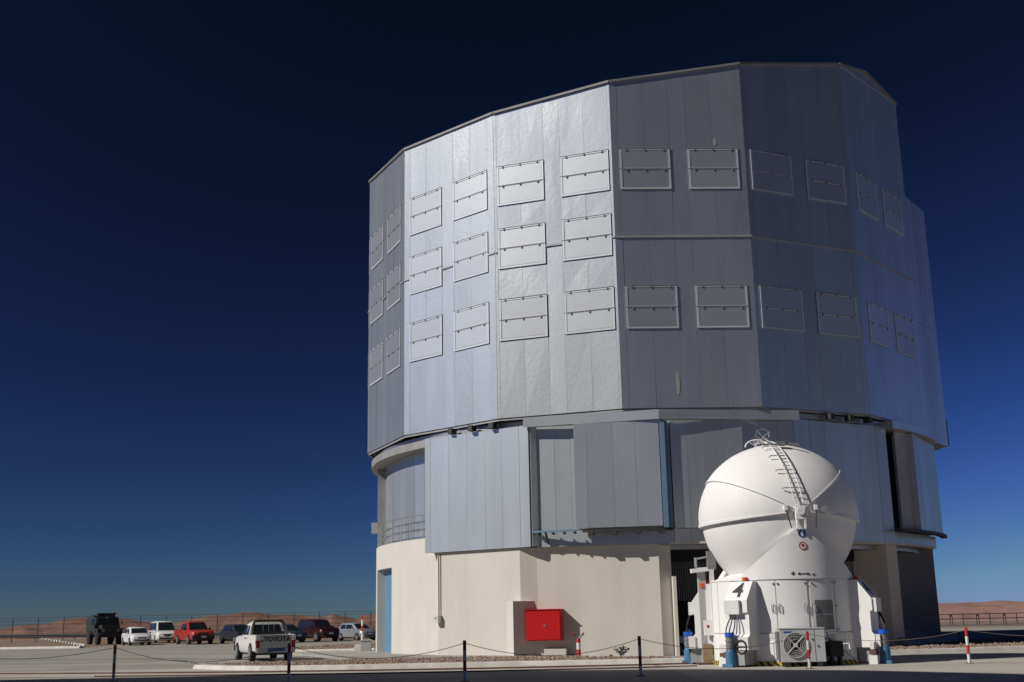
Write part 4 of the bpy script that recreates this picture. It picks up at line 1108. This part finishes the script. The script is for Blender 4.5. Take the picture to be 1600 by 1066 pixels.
for i in range(len(PX) - 1):
    a, b = PX[i], PX[i + 1]; m = MB(); pts_ = []
    for k in range(21):
        t = k / 20; z = .98 - sag[i] * 4 * t * (1 - t); pts_.append((a[0] + (b[0] - a[0]) * t, a[1] + (b[1] - a[1]) * t, z))
    m.tube(pts_, .008, 5)
    names = ['sagging chain running off the left edge of the picture', 'sagging chain left of the white pickup, from the leftmost post', 'sagging chain between the pickup and the middle of the cream wall', 'sagging chain before the red cabinet and the hydrant', 'sagging chain passing before the service column and air conditioner', 'sagging chain from the air conditioner to the right-hand post', 'sagging chain running off the right edge of the picture']
    tag(m.build('chain', 'hinge_grey' if i < 5 else 'wood', None), names[i], 'chain', 'chains between the posts')

# ---------------------------------------------------------------- far fences, guard rail, railing, stones
fn = thing('wire_fence', 'tall wire fence on dark posts beyond the parked cars', 'fence', (-40, 130, 0))
for k in range(22):
    x = -66 + 2.78 * k + 40
    if x - 40 > -10: break
    m = MB(); m.cyl((x, 0, 0), .042, 2.6, 8); m.build('post', 'dark_metal', fn)
for z in (.9, 1.4, 1.9, 2.3, 2.6):
    m = MB(); m.tube([(-30, 0, z), (31, 0, z)], .016, 4); m.build('wire', 'dark_metal', fn)
gr = thing('guard_rail', 'long grey guard rail behind the parked cars', 'guard rail', (-40, 119, 0))
for k in range(20):
    x = -40 + 4 * k; z = 1.12 - (x + 25) * .009
    m = MB(); m.box((x, .12, z / 2 - .1), (.12, .12, z)); m.build('post', 'steel', gr)
m = MB(); vs = []; 
for x in (-42, 38):
    zc = .92 - (x + 25) * .009
    for dy, dz in ((0, -.17), (-.07, -.10), (-.07, -.05), (0, 0), (-.07, .05), (-.07, .10), (0, .17), (.02, .17), (.02, -.17)): vs.append((x, dy, zc + dz))
m.add(vs, [(i, i + 9, (i + 1) % 9 + 9, (i + 1) % 9) for i in range(9)] + [tuple(range(8, -1, -1)), tuple(range(9, 18))]); m.build('beam', 'rail_shaded', gr)
rr = thing('railing', 'dark pipe railing along the platform edge at far right', 'railing', (38, 117, 0))
for k in range(17):
    x = -1 + 1.28 * k
    for dx in ((0,) if k % 2 else (0, .22)):
        m = MB(); m.box((x + dx, -.05 * k, .55), (.06, .06, 1.12)); m.build('post', 'dark_metal', rr)
    if k < 16 and k % 2 == 0:
        m = MB(); m.box((x + .11, -.05 * k, .95), (.22, .07, .16)); m.build('clamp', 'dark_metal', rr)
for z in (1.10, .66):
    m = MB(); m.tube([(-2, .05, z), (20, -.9, z)], .04, 6); m.build('rail', 'dark_metal', rr)
m = MB(); m.box((12.7, -.6, .75), (.9, .1, .6)); m.build('notice_board', 'dark_metal', rr)
m = MB(); m.box((9, -.4, .06), (24, .12, .12), rz=-.043); m.build('toe_board', 'steel', rr)

for k in range(17):
    t = k / 16; d = 150 * (1 - t) ** 1.4 + 93.0 * (1 - (1 - t) ** 1.4)
    x = -59.5 * (d - 93) / 57 * 1.0 + -33.6 * (1 - (d - 93) / 57)
    m = MB(); s = .13 + random.uniform(-.02, .03)
    m.add([Vector((v.x * s * random.uniform(.9, 1.2), v.y * s, .16 + v.z * s * 1.0)) for v in ICO_V], ICO_F)
    o = m.build('painted_stone', 'white_stone', None, loc=(x, d, 0), rz=random.uniform(0, 3))
    tag(o, 'white painted stone in the row edging the soil at far left', 'stone', 'row of white painted stones')

# ================================================================ VEHICLES  (local +Y = front)
def veh(name, label, cat, loc, heading, build):
    t = thing(name, label, cat, (loc[0], loc[1], 0), rz=radians(heading - 90))
    build(t); return t
def loft(m, stations):
    """stations: list of (y, [(x, z), ...]) half sections from bottom centre to top centre, mirrored"""
    rows = []
    for y, sec in stations:
        full = [(x, z) for x, z in sec] + [(-x, z) for x, z in reversed(sec)]
        rows.append([(x, y, z) for x, z in full])
    n = len(rows[0]); vs = [v for r in rows for v in r]; fs = []
    for i in range(len(rows) - 1):
        for k in range(n):
            a, b = i * n + k, i * n + (k + 1) % n
            fs.append((a, b, b + n, a + n))
    fs.append(tuple(range(n - 1, -1, -1))); fs.append(tuple((len(rows) - 1) * n + k for k in range(n)))
    return m.add(vs, fs)
def wheel(t, x, y, r, w=.2, hub='hub'):
    s = 1 if x > 0 else -1
    m = MB(); m.cyl((x - w / 2, y, r), r, w, 22, 'X'); tw = m.build('wheel', 'rubber', t, smooth=True)
    m = MB(); m.cyl((x + s * w / 2 - (.02 if s < 0 else -.0), y, r), r * .62, .02, 18, 'X'); m.build('hub', hub, tw, smooth=True)
def arch(t, x, y, r):
    s = 1 if x > 0 else -1; m = MB(); n = 14
    pts = [(y + r * 1.14 * cos(pi * i / n), r + r * 1.14 * sin(pi * i / n)) for i in range(n + 1)] + [(y - r * 1.14, r * .7), (y + r * 1.14, r * .7)]
    vs = [(x, p, z) for p, z in pts] + [(x + s * .012, p, z) for p, z in pts]; k = len(pts)
    m.add(vs, [tuple(range(k)), tuple(range(2 * k - 1, k - 1, -1))] + [(i, (i + 1) % k, k + (i + 1) % k, k + i) for i in range(k)])
    m.build('wheel_well_shade', 'trim_black', t)  # flat black plate painted in for the shade of an uncut wheel well
def quad(t, pts, mat, name, off=(0, 0, 0)):
    m = MB(); P = [Vector(p) + Vector(off) for p in pts]; nn = (P[1] - P[0]).cross(P[2] - P[0]).normalized() * .012
    k = len(P); m.add([p - nn * 1.2 for p in P] + [p + nn for p in P], [tuple(range(k - 1, -1, -1)), tuple(range(k, 2 * k))] + [(i, (i + 1) % k, k + (i + 1) % k, k + i) for i in range(k)])
    return m.build(name, mat, t)

def passenger(paint, L, W, H, belt, hood, ws0, ws1, rr1, rr0, wr, axle_f, axle_r, trunk=None, clear=.2, roofbar=False, lowtrim=False, hubm='hub', grille='trim_black', plates=True):
    """ws0/ws1: y of windscreen base and top; rr1/rr0: y of rear roof edge and rear window base"""
    trunk = belt if trunk is None else trunk
    def b(t):
        f, r = L / 2, -L / 2; w = W / 2
        def sec(wb, z0, zb, crown=.03): return [(wb * .86, z0), (wb * .985, z0 + .10), (wb, z0 + (zb - z0) * .55), (wb * .985, zb - .05), (wb * .90, zb), (wb * .5, zb + crown)]
        m = MB()
        loft(m, [(r, sec(w * .86, clear + .16, trunk - .12)), (r + .10, sec(w * .95, clear + .05, trunk - .03)), (r + .5, sec(w, clear, trunk)), (rr0, sec(w, clear, belt - .01)), (0, sec(w, clear, belt)), (ws0, sec(w, clear, belt - .01)), (ws0 + .3, sec(w * .995, clear, hood + .04)), (f - .45, sec(w * .97, clear, hood - .04)), (f - .13, sec(w * .90, clear + .04, hood - .12)), (f, sec(w * .78, clear + .14, hood - .26))])
        m.build('body', paint, t, smooth=True)
        m = MB(); cw, tw_ = w * .93, w * .74
        loft(m, [(rr0 - .02, [(cw * .9, belt - .06), (cw * .9, belt - .02), (cw * .8, belt + .0)]), (rr1 - .05, [(cw, belt - .06), (tw_, H - .10), (tw_ * .85, H - .035)]), ((rr1 + ws1) / 2, [(cw, belt - .06), (tw_ * 1.03, H - .07), (tw_ * .88, H)]), (ws1 + .03, [(cw, belt - .06), (tw_, H - .12), (tw_ * .85, H - .05)]), (ws0 + .02, [(cw * .95, belt - .06), (cw * .92, belt - .04), (cw * .85, belt - .02)])])
        m.build('cabin', paint, t, smooth=True)
        # glass
        e = .03
        quad(t, [(-cw * .80, ws0 - .02, belt + .03), (cw * .80, ws0 - .02, belt + .03), (tw_ * .86, ws1 + .09, H - .13), (-tw_ * .86, ws1 + .09, H - .13)][::-1], 'glass', 'windscreen', (0, .03, .012))
        quad(t, [(-cw * .74, rr0 + .03, belt + .04), (cw * .74, rr0 + .03, belt + .04), (tw_ * .84, rr1 - .09, H - .14), (-tw_ * .84, rr1 - .09, H - .14)], 'glass', 'rear_window', (0, -.03, .012))
        for s in (-1, 1):
            def sx(z): 
                q = (z - belt + .06) / (H - .10 - belt + .06); return s * (cw + (tw_ - cw) * q + .012)
            zt, zb_ = H - .16, belt + .04
            ym = (ws1 + rr1) / 2
            fr = [(sx(zb_), ws0 - .30, zb_), (sx(zb_), ym + .04, zb_), (sx(zt), ym + .04, zt), (sx(zt), ws1 - .05, zt)]
            bk = [(sx(zb_), ym - .04, zb_), (sx(zb_), rr0 + .38, zb_), (sx(zt), rr1 + .10, zt), (sx(zt), ym - .04, zt)]
            for p in (fr, bk):
                quad(t, p if s < 0 else p[::-1], 'glass', 'side_window')
            m = MB(); m.box((s * (w + .07), ws0 - .28, belt + .08), (.16, .09, .13)); m.build('mirror', paint, t)
            hl = quad(t, [(s * w * .44, f - .11, hood - .30), (s * w * .84, f - .24, hood - .30), (s * w * .86, f - .36, hood - .14), (s * w * .52, f - .20, hood - .15)][::(1 if s > 0 else -1)], 'lens', 'headlight', (0, .05, .015))
            quad(t, [(s * w * .60, r + .02, trunk - .34), (s * w * .88, r + .06, trunk - .34), (s * w * .9, r + .08, trunk - .12), (s * w * .62, r + .04, trunk - .12)][::(-1 if s > 0 else 1)], 'tail_red', 'tail_light', (0, -.06, 0))
            for y in (axle_f, axle_r):
                arch(t, s * (w - .004), y, wr); wheel(t, s * (w - .09), y, wr, .2, hubm)
            m = MB(); m.box((s * (w + .008), (axle_f + axle_r) / 2, belt - .12), (.02, .16, .035)); m.build('door_handle', 'trim_black', t)
            if lowtrim:
                m = MB(); m.box((s * (w + .004), (axle_f + axle_r) / 2, clear + .14), (.03, axle_f - axle_r - 2.5 * wr, .2)); m.build('side_trim', 'trim_black', t)
            if roofbar:
                m = MB(); m.tube([(s * tw_ * .86, rr1 + .1, H - .02), (s * tw_ * .86, rr1 + .2, H + .04), (s * tw_ * .86, ws1 - .2, H + .04), (s * tw_ * .86, ws1 - .1, H - .02)], .025, 5); m.build('roof_rail', 'trim_black', t)
        m = MB(); m.box((0, f - .035, hood - .32), (W * .36, .09, .15)); m.build('grille', grille, t)
        m = MB(); m.box((0, f - .06, clear + .2), (W * .72, .12, .13)); m.build('air_intake', 'trim_black', t)
        m = MB(); m.box((0, f + .01, clear + .36), (.40, .02, .12)); m.build('number_plate', 'plate_white', t)
        m = MB(); m.box((0, 0, clear + .06), (W * .8, L * .8, .16)); m.build('underside', 'trim_black', t)
    return b

def pickup(paint, L, W, H, belt, hood, bed_z, ws0, ws1, cab_r, wr, axle_f, axle_r, clear=.34, toyota=False, lower='trim_black', hubm='hub'):
    def b(t):
        f, r = L / 2, -L / 2; w = W / 2
        def sec(wb, z0, zb, cr=.03): return [(wb * .9, z0), (wb * .985, z0 + .1), (wb, z0 + (zb - z0) * .55), (wb * .985, zb - .05), (wb * .93, zb), (wb * .5, zb + cr)]
        m = MB()
        loft(m, [(cab_r - .04, sec(w, clear, belt, .0)), (0.0, sec(w, clear, belt)), (ws0, sec(w, clear, belt - .01)), (ws0 + .3, sec(w, clear, hood + .03)), (f - .45, sec(w * .98, clear, hood - .03)), (f - .15, sec(w * .92, clear + .05, hood - .10)), (f, sec(w * .82, clear + .12, hood - .22))])
        m.build('body', paint, t, smooth=True)
        # load bed: floor and three walls
        y0, y1 = r + .02, cab_r - .06
        bd = MB(); bd.box((0, (y0 + y1) / 2, clear + .22), (W * .96, y1 - y0, .3))
        for s in (-1, 1):
            bd.box((s * (w - .045), (y0 + y1) / 2, (clear + .1 + bed_z) / 2), (.09, y1 - y0, bed_z - clear - .1))
        bd.box((0, y1 - .03, (clear + .37 + bed_z) / 2), (W - .18, .05, bed_z - clear - .37))
        bed = bd.build('load_bed', paint, t)
        tg = MB(); tg.box((0, r - .005, (clear + .28 + bed_z) / 2), (W - .36, .06, bed_z - clear - .30)); tgo = tg.build('tailgate', 'tailgate' if toyota else paint, t)
        m = MB(); cw, tw_ = w * .94, w * .76
        loft(m, [(cab_r - .02, [(cw, belt - .06), (cw * .98, belt + .02), (cw * .9, belt + .04)]), (cab_r + .16, [(cw, belt - .06), (tw_, H - .10), (tw_ * .85, H - .03)]), ((cab_r + ws1) / 2, [(cw, belt - .06), (tw_ * 1.03, H - .07), (tw_ * .88, H)]), (ws1 + .03, [(cw, belt - .06), (tw_, H - .12), (tw_ * .85, H - .05)]), (ws0 + .02, [(cw * .95, belt - .06), (cw * .92, belt - .04), (cw * .85, belt - .02)])])
        m.build('cabin', paint, t, smooth=True)
        quad(t, [(-cw * .80, ws0 - .02, belt + .03), (cw * .80, ws0 - .02, belt + .03), (tw_ * .86, ws1 + .09, H - .13), (-tw_ * .86, ws1 + .09, H - .13)][::-1], 'glass', 'windscreen', (0, .03, .012))
        quad(t, [(-cw * .80, cab_r - .0, belt + .08), (cw * .80, cab_r - .0, belt + .08), (tw_ * .86, cab_r + .125, H - .15), (-tw_ * .86, cab_r + .125, H - .15)], 'glass', 'rear_window', (0, -.025, .012))
        for s in (-1, 1):
            def sx(z):
                q = (z - belt + .06) / (H - .10 - belt + .06); return s * (cw + (tw_ - cw) * q + .012)
            zt, zb_ = H - .17, belt + .04; ym = (ws1 + cab_r) / 2 + .05
            fr = [(sx(zb_), ws0 - .32, zb_), (sx(zb_), ym + .05, zb_), (sx(zt), ym + .05, zt), (sx(zt), ws1 - .05, zt)]
            bk = [(sx(zb_), ym - .05, zb_), (sx(zb_), cab_r + .16, zb_), (sx(zt), cab_r + .30, zt), (sx(zt), ym - .05, zt)]
            for p in (fr, bk): quad(t, p if s < 0 else p[::-1], 'glass', 'side_window')
            m = MB(); m.box((s * (w + .08), ws0 - .30, belt + .10), (.17, .09, .18)); m.build('mirror', 'trim_black', t)
            quad(t, [(s * w * .46, f - .10, hood - .27), (s * w * .88, f - .22, hood - .27), (s * w * .9, f - .34, hood - .09), (s * w * .52, f - .18, hood - .10)][::(1 if s > 0 else -1)], 'lens', 'headlight', (0, .05, .015))
            m = MB(); m.box((s * (w - .10), r - .01, bed_z - .38), (.16, .06, .30)); m.build('tail_light', 'tail_red', t)
            m = MB(); m.box((s * (w - .10), r - .008, bed_z - .125), (.168, .06, .20)); m.build('lamp_surround', paint, t)
            m = MB(); m.box((s * (w - .10), r + .0, clear + .22), (.17, .05, .36)); m.build('corner_panel', paint, t)
            for y in (axle_f, axle_r): arch(t, s * (w + .002), y, wr); wheel(t, s * (w - .08), y, wr, .22, hubm)
            for y in (ym + .02, cab_r + .2):
                m = MB(); m.box((s * (w + .012), y, belt - .1), (.02, .14, .04)); m.build('door_handle', 'trim_black', t)
        m = MB(); m.box((0, f - .03, hood - .24), (W * .42, .09, .18)); m.build('grille', 'trim_black', t)
        m = MB(); m.box((0, f - .02, clear + .2), (W * .94, .22, .30)); m.build('front_bumper', lower, t)
        m = MB(); m.box((0, f + .10, clear + .26), (.40, .02, .12)); m.build('number_plate', 'plate_white', t)
        m = MB(); m.box((0, 0, clear), (W * .7, L * .86, .16)); m.build('underside', 'trim_black', t)
        m = MB(); m.box((0, r - .10, clear + .10), (W * .92, .16, .17)); m.build('rear_bumper', 'steel' if toyota else 'trim_black', t)
        if toyota:
            m = MB(); m.box((0, r - .19, clear + .14), (W * .42, .03, .12)); m.build('number_plate', 'blue_dark', t)
            R = frame_mtx((0.06, r - .042, (clear + .28 + bed_z) / 2 + .05), (1, 0, 0), (0, 0, 1))
            lettering('TOYOTA', .27, 'dark_letter', tgo, R, bold=.012, sx=1.02)
            m = MB(); m.box((0, r - .036, bed_z - .06), (W - .50, .02, .035)); m.build('tailgate_edge', 'steel', tgo)
            m = MB(); m.box((-.59, r - .04, clear + .50), (.09, .012, .07)); m.build('badge', 'trim_black', tgo)
            # sports bar behind the cab
            y = cab_r - .30; ww = w - .1; zt = H + .02
            m = MB()
            for yy in (y,):
                m.tube([(-ww, yy - .25, bed_z), (-ww + .02, yy - .12, bed_z + .25), (-ww * .84, yy + .05, zt - .08), (-ww * .76, yy + .06, zt), (ww * .76, yy + .06, zt), (ww * .84, yy + .05, zt - .08), (ww - .02, yy - .12, bed_z + .25), (ww, yy - .25, bed_z)], .055, 8)
            m.build('sports_bar', 'black', t, smooth=True)
            for x in (-.24, 0, .24):
                m = MB(); m.tube([(x, y + .02, bed_z), (x, y + .06, zt - .1)], .014, 5); m.build('guard_bar', 'steel', t)
            m = MB(); m.box((0, y + .02, bed_z + .06), (W - .3, .05, .12)); m.build('bar_foot', 'black', t)
            m = MB(); m.cyl((.12, r - .03, .62), .3, .18, 18, 'Z'); m.v = [(v[0], v[1] + .55, v[2] - .30) for v in m.v]; m.build('spare_wheel', 'rubber', t)
    return b

def truck(t):
    m = MB(); m.box((0, 1.75, 1.30), (1.5, 1.5, .75)); m.build('bonnet', 'car_green', t)
    m = MB(); loft(m, [(-.2, [(1.05, 1.0), (1.08, 1.6), (.95, 2.35), (.5, 2.4)]), (.75, [(1.05, 1.0), (1.08, 1.6), (.95, 2.35), (.5, 2.4)]), (1.0, [(1.05, 1.0), (1.08, 1.6), (.98, 1.75), (.5, 1.8)])]); m.build('cab', 'car_green', t)
    quad(t, [(-.85, 1.0, 1.78), (.85, 1.0, 1.78), (.8, .77, 2.28), (-.8, .77, 2.28)][::-1], 'glass', 'windscreen', (0, .02, 0))
    m = MB(); bs_ = [(.98, 1.08), (1.05, 1.2), (1.05, 2.15), (.9, 2.45), (.5, 2.58)]; loft(m, [(-2.9, bs_), (-.32, bs_)]); m.build('box_body', 'car_green', t)
    m = MB(); m.box((0, .2, 2.58), (1.5, .6, .26)); m.build('roof_rack', 'black', t)
    m = MB(); m.box((-.85, -.6, 2.68), (.35, .5, .14)); m.build('roof_box', 'concrete_grey', t)
    m = MB(); m.box((0, 2.52, 1.15), (.9, .04, .5)); m.build('grille', 'trim_black', t)
    m = MB(); m.box((0, 2.55, .78), (2.0, .2, .24)); m.build('bumper', 'trim_black', t)
    m = MB(); m.box((0, .9, 1.55), (.18, .02, .08)); m.v = [(v[0], v[1] - .1, v[2] + .75) for v in m.v]; m.build('lamp', 'plate_white', t)
    for s in (-1, 1):
        m = MB(); m.box((s * .92, 1.75, 1.28), (.36, 1.25, .16)); m.build('mudguard', 'car_green', t)
        m = MB(); m.cyl((s * .62, 2.5, 1.2), .13, .06, 16, 'Y'); m.build('headlight', 'hinge_grey', t, smooth=True)
        m = MB(); m.box((s * 1.25, .9, 1.9), (.06, .1, .4)); m.build('mirror', 'trim_black', t)
        quad(t, [(s * 1.075, .1, 1.65), (s * 1.075, .8, 1.65), (s * .985, .65, 2.2), (s * .985, .1, 2.2)][::(1 if s < 0 else -1)], 'glass', 'side_window', (s * .012, 0, 0))
        for y in (1.75, -1.6): wheel(t, s * .9, y, .60, .34, 'car_green')
    m = MB(); m.box((0, 0, .75), (.9, 4.8, .3)); m.build('chassis', 'trim_black', t)

def to_cam(x, y): return degrees(atan2(-y, -x)) % 360
C1 = (-31.6, 99.4); veh('white_sedan', 'white sedan parked facing the camera beside the dark green truck', 'car', C1, to_cam(*C1) + 12, passenger('car_white', 4.25, 1.70, 1.47, .92, .90, .95, .25, -.85, -1.55, .30, 1.30, -1.28, trunk=.98))
C2 = (-32.6, 110.0); veh('white_van', 'white passenger van parked behind the white sedan', 'van', C2, to_cam(*C2) + 10, passenger('car_white', 5.1, 1.92, 1.93, 1.08, 1.02, 1.75, .95, -2.2, -2.45, .34, 1.65, -1.55, trunk=1.1))
C3 = (-26.6, 98.6); veh('red_pickup', 'dusty red double-cab pickup with a black bumper', 'pickup', C3, to_cam(*C3) + 16, pickup('car_red', 5.25, 1.92, 1.83, 1.12, 1.10, 1.16, 1.05, .35, -1.05, .38, 1.6, -1.5))
C4 = (-23.3, 99.8); veh('grey_car', 'dark grey car between the red pickup and the white pickup', 'car', C4, to_cam(*C4) + 24, passenger('car_grey', 4.2, 1.72, 1.52, .95, .92, 1.0, .25, -1.3, -1.75, .31, 1.3, -1.3))
C5 = (-18.9, 97.8); veh('blue_car', 'blue-grey car half hidden behind the white pickup', 'car', C5, to_cam(*C5) + 30, passenger('car_blue', 4.2, 1.72, 1.45, .93, .90, 1.0, .25, -1.0, -1.6, .31, 1.3, -1.3))
C6 = (-16.6, 99.4); veh('maroon_suv', 'dark maroon off-roader parked behind the tail of the white pickup', 'car', C6, to_cam(*C6) + 28, passenger('car_maroon', 4.7, 1.88, 1.78, 1.12, 1.10, 1.05, .45, -1.95, -2.2, .38, 1.45, -1.4, clear=.3, roofbar=True, lowtrim=True))
C7 = (-13.6, 101.5); veh('silver_hatchback', 'silver hatchback parked nearest the telescope building', 'car', C7, to_cam(*C7) + 34, passenger('car_silver', 3.9, 1.70, 1.46, .92, .90, 1.0, .2, -1.45, -1.8, .30, 1.2, -1.25))
C8 = (-36.9, 107.0); veh('green_truck', 'dark green expedition truck at the far left of the parked vehicles', 'truck', C8, to_cam(*C8) + 12, truck)
C9 = (-11.3, 53.3); veh('white_pickup', 'white double-cab pickup seen from behind with TOYOTA on its tailgate', 'pickup', C9, to_cam(*C9) + 180 + 12, pickup('pickup_white', 4.95, 1.72, 1.66, 1.06, 1.02, 1.10, 1.0, .30, -.75, .36, 1.45, -1.45, toyota=True))
